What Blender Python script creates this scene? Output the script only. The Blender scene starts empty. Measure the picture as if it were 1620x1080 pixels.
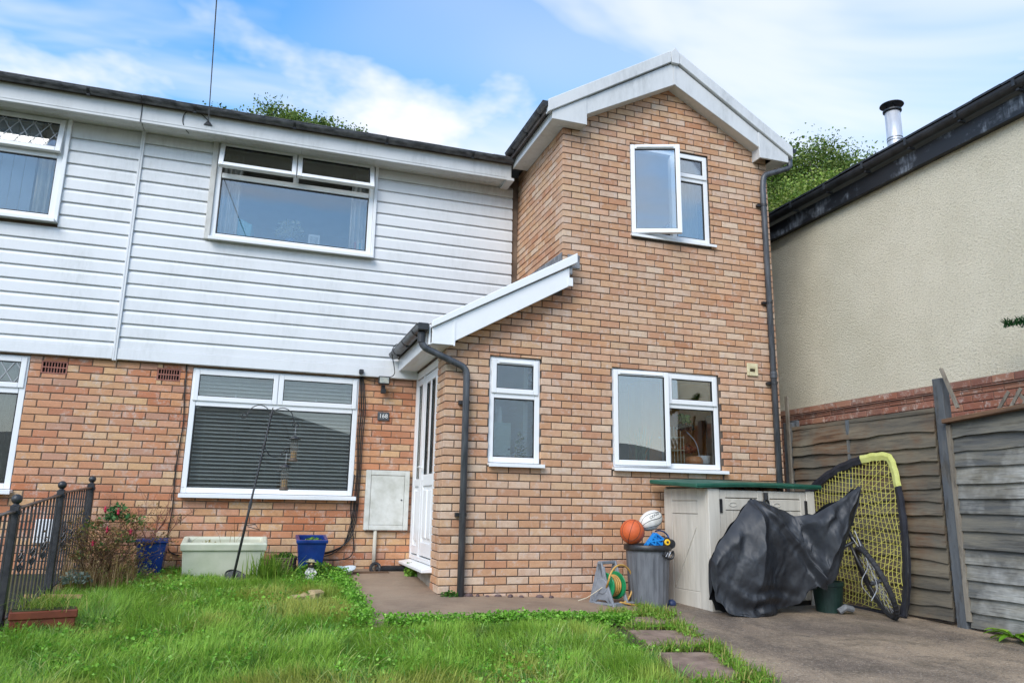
import bpy, bmesh, math, random
import numpy as np
from mathutils import Vector, Matrix, noise as mnoise
random.seed(7); RNG = np.random.default_rng(11)
SC = bpy.context.scene; COL = SC.collection
def R(d): return math.radians(d)

# ------------------------------------------------------------------ camera
F_PX, YAW, PITCH, ROLL = 1181.9, 0.319443, 0.214823, 0.017359
CAM = Vector((0, 0, 0.9))
cy, sy, cp, sp = math.cos(YAW), math.sin(YAW), math.cos(PITCH), math.sin(PITCH)
fw = Vector((sy*cp, cy*cp, sp)); rt = Vector((cy, -sy, 0)); up = rt.cross(fw)
rt2 = rt*math.cos(ROLL) + up*math.sin(ROLL); up2 = up*math.cos(ROLL) - rt*math.sin(ROLL)
cd = bpy.data.cameras.new('camera'); cam = bpy.data.objects.new('camera', cd); COL.objects.link(cam)
cd.sensor_width = 36; cd.lens = F_PX/1620*36; cd.clip_start = 0.05; cd.clip_end = 3000
cam.matrix_world = Matrix(((rt2.x, up2.x, -fw.x, CAM.x), (rt2.y, up2.y, -fw.y, CAM.y), (rt2.z, up2.z, -fw.z, CAM.z), (0, 0, 0, 1)))
SC.camera = cam

# ------------------------------------------------------------------ sky, sun, exposure
SUN_EL, SUN_AZ = R(40), R(222)      # azimuth measured clockwise from +Y: behind the camera, to the left
world = bpy.data.worlds.new('World'); SC.world = world; world.use_nodes = True
wn, wl = world.node_tree.nodes, world.node_tree.links
wn.clear()
def wnode(t, **k):
    n = wn.new(t)
    for a, b in k.items(): setattr(n, a, b)
    return n
def wmath(op, a, b=None, clamp=False):
    n = wnode('ShaderNodeMath', operation=op); n.use_clamp = clamp
    for i, v in enumerate((a, b)):
        if v is None: continue
        if isinstance(v, (int, float)): n.inputs[i].default_value = v
        else: wl.new(v, n.inputs[i])
    return n.outputs[0]
sky = wnode('ShaderNodeTexSky', sky_type='NISHITA'); sky.sun_disc = False
sky.sun_elevation = SUN_EL; sky.sun_rotation = SUN_AZ
sky.air_density = 1.0; sky.dust_density = 0.3; sky.ozone_density = 1.5
geo = wnode('ShaderNodeNewGeometry')
nrm = wnode('ShaderNodeVectorMath', operation='NORMALIZE'); tc = wnode('ShaderNodeTexCoord'); wl.new(tc.outputs['Generated'], nrm.inputs[0])
sep = wnode('ShaderNodeSeparateXYZ'); wl.new(nrm.outputs[0], sep.inputs[0])
zc = wmath('MAXIMUM', wmath('ADD', sep.outputs[2], 0.14), 0.05)
comb = wnode('ShaderNodeCombineXYZ')
wl.new(wmath('DIVIDE', sep.outputs[0], zc), comb.inputs[0]); wl.new(wmath('DIVIDE', sep.outputs[1], zc), comb.inputs[1])
def cloud(scale, off, lo, hi, detail, rough, sx, rot, dist=0.0):
    mp = wnode('ShaderNodeMapping'); wl.new(comb.outputs[0], mp.inputs[0])
    mp.inputs['Location'].default_value = off; mp.inputs['Rotation'].default_value = (0, 0, R(rot)); mp.inputs['Scale'].default_value = (sx, 1, 1)
    n = wnode('ShaderNodeTexNoise'); wl.new(mp.outputs[0], n.inputs['Vector'])
    n.inputs['Scale'].default_value = scale; n.inputs['Detail'].default_value = detail; n.inputs['Roughness'].default_value = rough; n.inputs['Distortion'].default_value = dist
    r = wnode('ShaderNodeMapRange', interpolation_type='SMOOTHSTEP'); wl.new(n.outputs[0], r.inputs[0])
    r.inputs[1].default_value = lo; r.inputs[2].default_value = hi
    return r.outputs[0]
c1 = cloud(1.5, (18.11, 13.73, 0), 0.42, 0.66, 5, 0.52, 0.55, 25, 0.5)       # wispy bands
c2 = cloud(1.3, (15.33, 18.09, 0), 0.52, 0.70, 6, 0.55, 1.0, 0)               # puffs
c3 = cloud(0.7, (5.20, 12.71, 0), 0.40, 0.75, 3, 0.5, 0.7, -20)              # thin veil
cov = wmath('MAXIMUM', wmath('MULTIPLY', c1, 0.80), wmath('MAXIMUM', c2, wmath('MULTIPLY', c3, 0.55)))
low = wnode('ShaderNodeMapRange'); wl.new(sep.outputs[2], low.inputs[0]); low.inputs[1].default_value = 0.0; low.inputs[2].default_value = 0.52; low.inputs[3].default_value = 0.95; low.inputs[4].default_value = 0.0
cov = wmath('MAXIMUM', cov, low.outputs[0])
hsv = wnode('ShaderNodeHueSaturation'); hsv.inputs['Hue'].default_value = 0.495; hsv.inputs['Saturation'].default_value = 1.38; hsv.inputs['Value'].default_value = 2.25; wl.new(sky.outputs[0], hsv.inputs['Color'])
mixc = wnode('ShaderNodeMix', data_type='RGBA'); wl.new(cov, mixc.inputs[0]); wl.new(hsv.outputs[0], mixc.inputs[6]); mixc.inputs[7].default_value = (6.7, 6.85, 7.2, 1)
bg = wnode('ShaderNodeBackground'); wl.new(mixc.outputs[2], bg.inputs[0]); bg.inputs[1].default_value = 0.10
wo = wnode('ShaderNodeOutputWorld'); wl.new(bg.outputs[0], wo.inputs[0])
sd = bpy.data.lights.new('sun', 'SUN'); sun = bpy.data.objects.new('sun', sd); COL.objects.link(sun)
sd.energy = 2.0; sd.angle = R(35); sd.color = (1.0, 0.96, 0.90)
sdir = Vector((math.sin(SUN_AZ)*math.cos(SUN_EL), math.cos(SUN_AZ)*math.cos(SUN_EL), math.sin(SUN_EL)))
sun.rotation_euler = sdir.to_track_quat('Z', 'Y').to_euler(); sun.location = (0, 0, 20)
vs = SC.view_settings; vs.view_transform = 'Standard'; vs.look = 'None'; vs.exposure = 0.66; vs.gamma = 1.0; vs.use_curve_mapping = False
SC.render.engine = 'CYCLES'

# ------------------------------------------------------------------ materials
def lin(r, g, b):
    return tuple(((c/255+0.055)/1.055)**2.4 if c > 10 else c/255/12.92 for c in (r, g, b))
MATS = {}
class NT:
    def __init__(s, name):
        s.m = bpy.data.materials.new(name); s.m.use_nodes = True
        s.n, s.l = s.m.node_tree.nodes, s.m.node_tree.links
        s.n.clear(); s.out = s.n.new('ShaderNodeOutputMaterial')
        s.b = s.n.new('ShaderNodeBsdfPrincipled'); s.l.new(s.b.outputs[0], s.out.inputs[0])
        s.pos = s.n.new('ShaderNodeNewGeometry').outputs['Position']
    def noise(s, scale, detail=3, rough=0.55, vec=None, stretch=None, dist=0):
        v = vec if vec is not None else s.pos
        if stretch:
            mp = s.n.new('ShaderNodeMapping'); s.l.new(v, mp.inputs[0]); mp.inputs['Scale'].default_value = stretch; v = mp.outputs[0]
        n = s.n.new('ShaderNodeTexNoise'); s.l.new(v, n.inputs['Vector'])
        n.inputs['Scale'].default_value = scale; n.inputs['Detail'].default_value = detail; n.inputs['Roughness'].default_value = rough; n.inputs['Distortion'].default_value = dist
        return n.outputs[0]
    def rng(s, v, a, b, c=0.0, d=1.0):
        r = s.n.new('ShaderNodeMapRange'); s.l.new(v, r.inputs[0])
        for i, x in enumerate((a, b, c, d)): r.inputs[i+1].default_value = x
        return r.outputs[0]
    def math(s, op, a, b=None):
        n = s.n.new('ShaderNodeMath'); n.operation = op
        for i, v in enumerate((a, b)):
            if v is None: continue
            if isinstance(v, (int, float)): n.inputs[i].default_value = v
            else: s.l.new(v, n.inputs[i])
        return n.outputs[0]
    def mix(s, f, a, b, mode='MIX'):
        n = s.n.new('ShaderNodeMix'); n.data_type = 'RGBA'; n.blend_type = mode
        for i, v in ((0, f), (6, a), (7, b)):
            if isinstance(v, (int, float)): n.inputs[i].default_value = v
            elif isinstance(v, tuple): n.inputs[i].default_value = (*v[:3], 1)
            else: s.l.new(v, n.inputs[i])
        return n.outputs[2]
    def set(s, k, v):
        if isinstance(v, (int, float)): s.b.inputs[k].default_value = v
        elif isinstance(v, tuple): s.b.inputs[k].default_value = (*v[:3], 1)
        else: s.l.new(v, s.b.inputs[k])
    def bump(s, h, strength=0.3, dist=0.01):
        b = s.n.new('ShaderNodeBump'); s.l.new(h, b.inputs['Height']); b.inputs['Strength'].default_value = strength; b.inputs['Distance'].default_value = dist
        s.l.new(b.outputs[0], s.b.inputs['Normal'])
def simple(name, c1, c2=None, rough=0.5, nscale=8, bump=0, bscale=60, lo=0.35, hi=0.65, metal=0.0, stretch=None, bdist=0.005, spec=None, detail=4):
    if name in MATS: return MATS[name]
    t = NT(name)
    if c2 is not None:
        t.set('Base Color', t.mix(t.rng(t.noise(nscale, detail, 0.6, stretch=stretch), lo, hi), c1, c2))
    else: t.set('Base Color', c1)
    t.set('Roughness', rough); t.set('Metallic', metal)
    if spec is not None: t.set('Specular IOR Level', spec)
    if bump: t.bump(t.noise(bscale, 4, 0.6, stretch=stretch), bump, bdist)
    MATS[name] = t.m; return t.m

def brick_mat(name, source, mott, eff, effc=(0.60, 0.50, 0.44)):
    t = NT(name)
    if source == 'OBJ': c = t.n.new('ShaderNodeObjectInfo').outputs['Color']
    else:
        a = t.n.new('ShaderNodeAttribute'); a.attribute_name = 'bcol'; c = a.outputs['Color']
    n1 = t.noise(13, 5, 0.72); n2 = t.noise(70, 3, 0.7); n3 = t.noise(10, 5, 0.75); n4 = t.noise(170, 2, 0.6); n5 = t.noise(0.9, 3, 0.5)
    c = t.mix(t.rng(n1, 0.45, 0.75, 0, mott), c, (0.36, 0.16, 0.08), 'MIX')
    c = t.mix(t.math('MULTIPLY', t.rng(n3, 0.52, 0.66, 0, eff), t.rng(n2, 0.30, 0.55)), c, effc)
    c = t.mix(t.rng(n2, 0.42, 0.75, 0.0, 0.22), c, (0.22, 0.14, 0.10))
    c = t.mix(t.rng(n4, 0.60, 0.75, 0.0, 0.5), c, (0.07, 0.045, 0.035))
    c = t.mix(t.rng(n5, 0.36, 0.62, 0.02, 0.22), c, (0.56, 0.42, 0.31))
    t.set('Base Color', c); t.set('Roughness', 0.88); t.set('Specular IOR Level', 0.25)
    t.bump(t.math('ADD', t.noise(160, 4, 0.7), t.math('MULTIPLY', t.noise(30, 2, 0.5), 0.7)), 0.5, 0.004)
    return t.m
BRICK_OBJ = brick_mat('facing_brick', 'OBJ', 0.55, 0.85)
BRICK_ATT = brick_mat('facing_brick_field', 'ATT', 0.55, 0.85)
def mortar_mat(name, a, b):
    return simple(name, a, b, 0.95, 6, 0.6, 220, bdist=0.004)
MORTAR = mortar_mat('mortar', lin(76, 66, 59), lin(100, 87, 77))
MORTAR_DARK = mortar_mat('mortar_old', lin(100, 84, 72), lin(130, 112, 96))

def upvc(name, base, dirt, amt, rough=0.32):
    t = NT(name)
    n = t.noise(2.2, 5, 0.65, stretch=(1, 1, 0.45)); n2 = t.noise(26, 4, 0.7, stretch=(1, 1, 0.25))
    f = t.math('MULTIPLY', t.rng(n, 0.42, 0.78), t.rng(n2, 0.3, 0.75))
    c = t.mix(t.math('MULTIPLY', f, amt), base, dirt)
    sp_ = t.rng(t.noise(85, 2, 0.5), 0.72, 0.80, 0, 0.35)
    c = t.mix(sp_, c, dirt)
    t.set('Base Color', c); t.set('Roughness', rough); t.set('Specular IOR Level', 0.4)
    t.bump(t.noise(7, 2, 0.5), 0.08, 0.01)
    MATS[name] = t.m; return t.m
UPVC = upvc('white_upvc', (0.80, 0.81, 0.82), (0.45, 0.46, 0.44), 0.25)
CLAD = upvc('white_cladding', (0.72, 0.73, 0.74), (0.40, 0.41, 0.39), 0.6, 0.42)
FASCIA = upvc('weathered_white_board', (0.63, 0.64, 0.64), (0.27, 0.28, 0.27), 0.75, 0.45)
CLADTOP = upvc('darker_cladding', (0.60, 0.60, 0.58), (0.26, 0.25, 0.22), 0.9, 0.5)  # darker, more mottled tone for the topmost cladding boards
SOFFIT = upvc('soffit_board', (0.66, 0.66, 0.64), (0.20, 0.20, 0.17), 0.7, 0.45)
OLDTRIM = upvc('old_painted_trim', (0.62, 0.61, 0.57), (0.16, 0.13, 0.10), 1.0, 0.6)
GUTTER = simple('black_gutter', lin(42, 43, 46), lin(96, 97, 99), 0.38, 9, 0.15, 40, stretch=(1, 1, 3))
PIPE = simple('grey_downpipe', lin(58, 61, 66), lin(88, 91, 96), 0.4, 7, 0.1, 40, stretch=(4, 4, 0.6))
BLACKP = simple('black_plastic', lin(28, 28, 30), lin(48, 48, 50), 0.42, 12)
BLACKM = simple('black_painted_steel', lin(30, 31, 34), lin(55, 55, 57), 0.42, 14, 0.2, 90)
CABLE = simple('black_cable', lin(22, 22, 23), None, 0.5)
LEAD = simple('lead_flashing', lin(92, 94, 97), lin(140, 142, 145), 0.55, 18, 0.3, 40)
GASKET = simple('rubber_gasket', lin(26, 27, 28), None, 0.6)
ROOFM = simple('roof_tile_dark', lin(70, 62, 58), lin(95, 84, 76), 0.85, 6, 0.5, 30)
ROOMW = simple('room_plaster', lin(226, 222, 214), lin(216, 212, 204), 0.9, 2)
ROOMF = simple('room_floor', lin(170, 146, 118), lin(184, 158, 128), 0.7, 5)
def glass_mat(name, refl, tint, rough=0.0, bump=0.0):
    t = NT(name); t.n.remove(t.b)
    tr = t.n.new('ShaderNodeBsdfTransparent'); tr.inputs[0].default_value = (*tint, 1)
    gl = t.n.new('ShaderNodeBsdfGlossy'); gl.inputs['Roughness'].default_value = rough; gl.inputs[0].default_value = (0.97, 0.95, 0.92, 1)
    lw = t.n.new('ShaderNodeLayerWeight'); lw.inputs[0].default_value = 0.35
    f = t.math('ADD', t.math('MULTIPLY', lw.outputs['Fresnel'], 0.8), refl)
    mx = t.n.new('ShaderNodeMixShader'); t.l.new(f, mx.inputs[0]); t.l.new(tr.outputs[0], mx.inputs[1]); t.l.new(gl.outputs[0], mx.inputs[2])
    t.l.new(mx.outputs[0], t.out.inputs[0])
    bp = t.n.new('ShaderNodeBump'); bp.inputs['Strength'].default_value = 0.12 if not bump else bump; bp.inputs['Distance'].default_value = 0.01
    t.l.new(t.noise(0.9 if not bump else 75, 2, 0.5), bp.inputs['Height']); t.l.new(bp.outputs[0], gl.inputs['Normal'])
    return t.m
GLASS = glass_mat('window_glass', 0.07, (0.90, 0.92, 0.91))
GLASS_M = glass_mat('window_glass_mid', 0.12, (0.92, 0.93, 0.92))
GLASS_C = glass_mat('window_glass_clear', 0.03, (0.93, 0.94, 0.93))
GLASS_B = glass_mat('window_glass_bright', 0.20, (0.86, 0.89, 0.89))
FROST = glass_mat('textured_glass', 0.15, (0.82, 0.88, 0.88), 0.12, 0.6)

# ------------------------------------------------------------------ mesh tools
class MB:
    def __init__(s): s.v, s.f = [], []
    def add(s, v, f):
        o = len(s.v); s.v += [tuple(p) for p in v]; s.f += [tuple(i+o for i in q) for q in f]; return s
    def box(s, x0, y0, z0, x1, y1, z1):
        x0, x1 = min(x0, x1), max(x0, x1); y0, y1 = min(y0, y1), max(y0, y1); z0, z1 = min(z0, z1), max(z0, z1)
        return s.add([(x0, y0, z0), (x1, y0, z0), (x1, y1, z0), (x0, y1, z0), (x0, y0, z1), (x1, y0, z1), (x1, y1, z1), (x0, y1, z1)],
                     [(0, 3, 2, 1), (4, 5, 6, 7), (0, 1, 5, 4), (1, 2, 6, 5), (2, 3, 7, 6), (3, 0, 4, 7)])
    def beam(s, a, b, w, h, upv=(0, 0, 1)):
        a, b = Vector(a), Vector(b); d = (b-a).normalized(); u = Vector(upv)
        sd_ = d.cross(u)
        if sd_.length < 1e-5: sd_ = d.cross(Vector((1, 0, 0)))
        sd_.normalize(); u = sd_.cross(d)
        vv = []
        for p in (a, b):
            for i, j in ((-1, -1), (1, -1), (1, 1), (-1, 1)): vv.append(p + sd_*(i*w/2) + u*(j*h/2))
        return s.add(vv, [(3, 2, 1, 0), (4, 5, 6, 7), (0, 1, 5, 4), (1, 2, 6, 5), (2, 3, 7, 6), (3, 0, 4, 7)])
    def prism(s, poly, a, b):
        """poly: 3D points of one end; a,b: offset vectors"""
        n = len(poly); a, b = Vector(a), Vector(b)
        v = [Vector(p)+a for p in poly] + [Vector(p)+b for p in poly]
        f = [tuple(range(n-1, -1, -1)), tuple(range(n, 2*n))] + [(i, (i+1) % n, n+(i+1) % n, n+i) for i in range(n)]
        return s.add(v, f)
    def tube(s, pts, r, seg=8, cap=True):
        pts = [Vector(p) for p in pts]; n = len(pts); rr = r if hasattr(r, '__len__') else [r]*n
        v, f = [], []; prev = None
        for i, p in enumerate(pts):
            d = (pts[min(i+1, n-1)]-pts[max(i-1, 0)])
            d = d.normalized() if d.length > 1e-9 else Vector((0, 0, 1))
            if prev is None:
                a = d.orthogonal().normalized()
            else:
                a = prev - d*prev.dot(d)
                a = a.normalized() if a.length > 1e-6 else d.orthogonal().normalized()
            prev = a; b = d.cross(a)
            for k in range(seg):
                t = 2*math.pi*k/seg; v.append(p + (a*math.cos(t)+b*math.sin(t))*rr[i])
        for i in range(n-1):
            for k in range(seg): f.append((i*seg+k, i*seg+(k+1) % seg, (i+1)*seg+(k+1) % seg, (i+1)*seg+k))
        if cap: f += [tuple(range(seg-1, -1, -1)), tuple(range((n-1)*seg, n*seg))]
        return s.add(v, f)
    def lathe(s, prof, c, seg=20, axis=(0, 0, 1)):
        ax = Vector(axis).normalized(); a = ax.orthogonal().normalized(); b = ax.cross(a); c = Vector(c)
        v, f = [], []; n = len(prof)
        for r, z in prof:
            for k in range(seg):
                t = 2*math.pi*k/seg; v.append(c + ax*z + (a*math.cos(t)+b*math.sin(t))*max(r, 1e-4))
        for i in range(n-1):
            for k in range(seg): f.append((i*seg+k, i*seg+(k+1) % seg, (i+1)*seg+(k+1) % seg, (i+1)*seg+k))
        return s.add(v, f)
    def ball(s, c, r, seg=16, rings=10, sc=(1, 1, 1), rot=None):
        v, f = [], []; c = Vector(c)
        for i in range(rings+1):
            t = math.pi*i/rings
            for k in range(seg):
                p = 2*math.pi*k/seg
                q = Vector((math.sin(t)*math.cos(p)*sc[0], math.sin(t)*math.sin(p)*sc[1], math.cos(t)*sc[2]))*r
                if rot: q = rot @ q
                v.append(c+q)
        for i in range(rings):
            for k in range(seg): f.append((i*seg+k, (i+1)*seg+k, (i+1)*seg+(k+1) % seg, i*seg+(k+1) % seg))
        return s.add(v, f)
    def xf(s, fn): s.v = [tuple(fn(Vector(p))) for p in s.v]; return s
    def build(s, name, mat, parent=None, bevel=0.0, smooth=False, seg=1, fix=True, sub=0):
        me = bpy.data.meshes.new(name)
        V = np.array(s.v, dtype=float); lo, hi = V.min(0), V.max(0); c = (lo+hi)/2
        if parent is None: c[2] = lo[2]
        me.from_pydata((V-c).tolist(), [], s.f); me.update()
        if fix:
            bm = bmesh.new(); bm.from_mesh(me); bmesh.ops.recalc_face_normals(bm, faces=bm.faces); bm.to_mesh(me); bm.free()
        o = bpy.data.objects.new(name, me); COL.objects.link(o)
        if mat: me.materials.append(mat)
        place(o, Vector(c), parent)
        if smooth:
            for p in me.polygons: p.use_smooth = True
        if bevel:
            m = o.modifiers.new('bevel', 'BEVEL'); m.width = bevel; m.segments = seg; m.limit_method = 'ANGLE'; m.angle_limit = R(40)
        if sub:
            m = o.modifiers.new('sub', 'SUBSURF'); m.levels = sub; m.render_levels = sub
        return o
WLOC = {}
def place(o, w, parent):
    if parent is not None:
        o.parent = parent; o.location = Vector(w) - WLOC[parent]
    else: o.location = w
    WLOC[o] = Vector(w)
def thing(name, label, cat, loc, group=None):
    o = bpy.data.objects.new(name, None); COL.objects.link(o); o.empty_display_size = 0.1
    o.location = loc; WLOC[o] = Vector(loc); o['label'] = label; o['category'] = cat
    if group: o['group'] = group
    return o
def tag(o, label, cat, group=None):
    o['label'] = label; o['category'] = cat
    if group: o['group'] = group
    return o
def struct(o): o['kind'] = 'structure'; return o
def arc(c, r, a0, a1, n, ax1, ax2):
    c, ax1, ax2 = Vector(c), Vector(ax1), Vector(ax2)
    return [c + ax1*(r*math.cos(R(a0+(a1-a0)*i/n))) + ax2*(r*math.sin(R(a0+(a1-a0)*i/n))) for i in range(n+1)]
def bend(pts, rad=0.05, n=5):
    """round the corners of a polyline"""
    pts = [Vector(p) for p in pts]; out = [pts[0]]
    for a, b, c in zip(pts, pts[1:], pts[2:]):
        d1, d2 = (a-b), (c-b); r = min(rad, d1.length*.49, d2.length*.49); p, q = b+d1.normalized()*r, b+d2.normalized()*r
        for i in range(n+1):
            t = i/n; out.append(p*(1-t)**2 + b*2*t*(1-t) + q*t*t)
    return out+[pts[-1]]
def smooth01(t): t = max(0, min(1, t)); return t*t*(3-2*t)
def ground_z(x, y):
    gl = 0.16 + 0.07*(min(y, 9)-8.4); gr = -0.04 + 0.03*(min(y, 9)-6)
    t = smooth01((x-1.3)/2.7); return gl*(1-t)+gr*t
# ------------------------------------------------------------------ ground
def sheet(name, xs, ys, dz, mat, inside=None):
    v, f, ix = [], [], {}
    for i, x in enumerate(xs):
        for j, y in enumerate(ys): ix[i, j] = len(v); v.append((x, y, ground_z(x, y)+(dz(x, y) if callable(dz) else dz)))
    for i in range(len(xs)-1):
        for j in range(len(ys)-1):
            if inside and not inside((xs[i]+xs[i+1])/2, (ys[j]+ys[j+1])/2): continue
            f.append((ix[i, j], ix[i+1, j], ix[i+1, j+1], ix[i, j+1]))
    used = sorted({q for c in f for q in c}); rm = {q: k for k, q in enumerate(used)}
    m = MB(); m.v = [v[q] for q in used]; m.f = [tuple(rm[q] for q in c) for c in f]
    return struct(m.build(name, mat, None, smooth=True, fix=False))
t = NT('soil_ground')
t.set('Base Color', t.mix(t.rng(t.noise(2.5, 5, 0.6), 0.35, 0.65), lin(62, 72, 32), lin(84, 76, 50))); t.set('Roughness', 0.95)
t.bump(t.noise(40, 4, 0.6), 0.5, 0.02); SOIL = t.m
t = NT('concrete_drive')
n1 = t.noise(0.9, 4, 0.6, dist=0.8, stretch=(1.6, .7, 1)); n2 = t.noise(3.2, 5, 0.7, dist=.5); n3 = t.noise(48, 3, 0.8); n4 = t.noise(22, 5, 0.8); n5 = t.noise(85, 2, .8)
c = t.mix(t.rng(n1, 0.36, 0.64), lin(108, 94, 80), lin(156, 136, 112))
c = t.mix(t.rng(n2, 0.44, 0.68, 0, 0.62), c, lin(86, 78, 70))
c = t.mix(t.rng(n4, 0.52, 0.72, 0, 0.5), c, lin(166, 148, 128)); c = t.mix(t.rng(n3, 0.54, 0.62, 0, 0.62), c, lin(62, 56, 50)); c = t.mix(t.rng(n5, 0.60, 0.66, 0, 0.75), c, lin(196, 182, 162))
t.set('Base Color', c); t.set('Roughness', t.rng(n2, 0.40, 0.66, 0.80, 0.40)); t.bump(t.math('ADD', n3, t.math('MULTIPLY', n4, 0.8)), 0.6, 0.010)
CONC = t.m
t = NT('concrete_path')
n1 = t.noise(2.0, 4, 0.6); n2 = t.noise(22, 4, 0.7, stretch=(0.4, 1.6, 1)); n3 = t.noise(80, 3, 0.7)
c = t.mix(t.rng(n1, 0.35, 0.65), lin(128, 108, 90), lin(150, 128, 106)); c = t.mix(t.rng(n2, 0.50, 0.72, 0, 0.6), c, lin(160, 146, 122)); c = t.mix(t.rng(n3, 0.55, 0.72, 0, 0.5), c, lin(82, 72, 64))
t.set('Base Color', c); t.set('Roughness', 0.8); t.bump(n3, 0.4, 0.006); PATHM = t.m
SLABM = simple('paving_slab', lin(112, 92, 80), lin(148, 126, 110), 0.7, 9, 0.5, 70, bdist=0.008, detail=7)

def drive_edge(y): return np.interp(y, [-30, 3.88, 4.88, 6.22, 7.2], [-5.4, 2.97, 3.22, 3.52, 3.70])
def lawn_right(y):   # right border of the grass
    return np.interp(y, [-30, 3.9, 4.3, 4.8, 5.5, 5.95, 6.25], [-6.2, 2.48, 2.55, 2.62, 2.70, 2.80, 2.92])
xs = np.concatenate([[-400, -120, -40, -15, -8], np.arange(-5, 8.01, 0.25), [12, 25, 60, 150, 400]])
ys = np.concatenate([[-400, -120, -40, -15, -6], np.arange(-3, 9.01, 0.25), [12, 25, 60, 150, 400]])
sheet('ground', xs, ys, -0.012, SOIL)
xs = np.arange(-5.6, 8.01, 0.1); ys = np.arange(-3, 8.9, 0.1)
sheet('driveway', xs, ys, 0.0, CONC, lambda x, y: x > drive_edge(y)-0.02 and (y < 7.2 or x > 5.5))
sheet('path', np.arange(0.85, 3.9, 0.05), np.arange(5.84, 8.8, 0.06), 0.006, PATHM, lambda x, y: (y < 7.14 or x < 1.72) and x > 0.86+0.02*(y-6.6) and (x < drive_edge(y)+0.05) and not (y < 5.88+0.05*math.sin(x*9) and x < 3.0) and not (y < 6.12 and x > 2.75))

# ------------------------------------------------------------------ brickwork
PAL_NEW = [(202, 160, 128), (206, 164, 132), (209, 172, 140), (198, 150, 112), (194, 144, 106), (214, 188, 162), (203, 170, 144), (207, 170, 134), (186, 132, 98), (206, 162, 124), (204, 160, 130), (199, 154, 122), (192, 140, 108), (210, 180, 156)]
PAL_OLD = [(200, 136, 98), (204, 146, 104), (208, 156, 112), (192, 120, 82), (200, 132, 92), (212, 168, 122), (188, 138, 114), (206, 150, 118), (184, 112, 78), (210, 172, 132), (204, 148, 108)]
PAL_RED = [(146, 92, 74), (156, 102, 82), (138, 86, 72), (164, 114, 92), (130, 84, 72)]
def pick(pal, k=0.97, spread=0.08):
    c = random.choice(pal); j = 1+random.uniform(-spread, spread)
    return tuple(min(1, x*k*j) for x in lin(*c))+(1,)
BW, BH, BD, MJ = 0.215, 0.065, 0.10, 0.010
TPL = {}
def brick_tpl(w, d, h, var):
    key = (round(w, 3), round(d, 3), round(h, 3), var)
    if key in TPL: return TPL[key]
    rg = random.Random(hash(key) & 0xffff); c = 0.0035
    def j(a=0.0012): return rg.uniform(-a, a)
    w2, d2, h2 = w/2, d/2, h/2; v = []
    for (x, z) in ((-w2, -h2), (w2, -h2), (w2, h2), (-w2, h2)):
        v.append((x, d2, z))
    ring = []
    for (x, z) in ((-w2, -h2), (w2, -h2), (w2, h2), (-w2, h2)):
        ring.append((x+j(), z+j()))
    v += [(x, -d2+c, z) for x, z in ring]
    v += [(x-math.copysign(c+abs(j(.001)), x), -d2+j(.0008), z-math.copysign(c+abs(j(.001)), z)) for x, z in ring]
    f = []
    for i in range(4):
        k = (i+1) % 4; f.append((i, k, 4+k, 4+i)[::-1]); f.append((4+i, 4+k, 8+k, 8+i)[::-1])
    f.append((8, 9, 10, 11)); f.append((3, 2, 1, 0)[::-1])
    f = [tuple(reversed(q)) for q in f[:-2]] + f[-2:]
    TPL[key] = (v, f, None); return TPL[key]
def brick_mesh(w, d, h, var):
    v, f, me = brick_tpl(w, d, h, var)
    if me is None:
        me = bpy.data.meshes.new('brick'); me.from_pydata(v, [], f); me.materials.append(BRICK_OBJ); me.update()
        bm = bmesh.new(); bm.from_mesh(me); bmesh.ops.recalc_face_normals(bm, faces=bm.faces); bm.to_mesh(me); bm.free()
        TPL[(round(w, 3), round(d, 3), round(h, 3), var)] = (v, f, me)
    return me
def lay(u0, u1, z0, nrow, start, holes, top=None, quoin=0, depth=BD):
    """bricks (u0,u1,zc,depth) in a stretcher bond; start(r) = u of the first full joint; holes = [(a,b,z0,z1)]"""
    out = []
    for r in range(nrow):
        zb = z0+0.075*r; zt = zb+BH; u = start(r)
        while u < u1:
            segs = [(max(u, u0), min(u+BW, u1))]
            for a, b, ha, hb in holes:
                if zt <= ha+0.004 or zb >= hb-0.004: continue
                ns = []
                for p, q in segs:
                    pa, qb = max(p, a), min(q, b)
                    if qb-pa > .022:          # cut bricks over and under the opening
                        if hb < zt-.014: out.append((pa, qb, (hb+zt)/2, depth, zt-hb))
                        elif ha > zb+.014: out.append((pa, qb, (ha+zb)/2, depth, ha-zb))
                    if q <= a or p >= b: ns.append((p, q)); continue
                    if p < a: ns.append((p, a))
                    if q > b: ns.append((b, q))
                segs = ns
            for p, q in segs:
                if q-p > 0.022 and (top is None or zt < top((p+q)/2)+0.03): out.append((p, q, zb+BH/2, depth))
            u += 0.225
    return out
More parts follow.
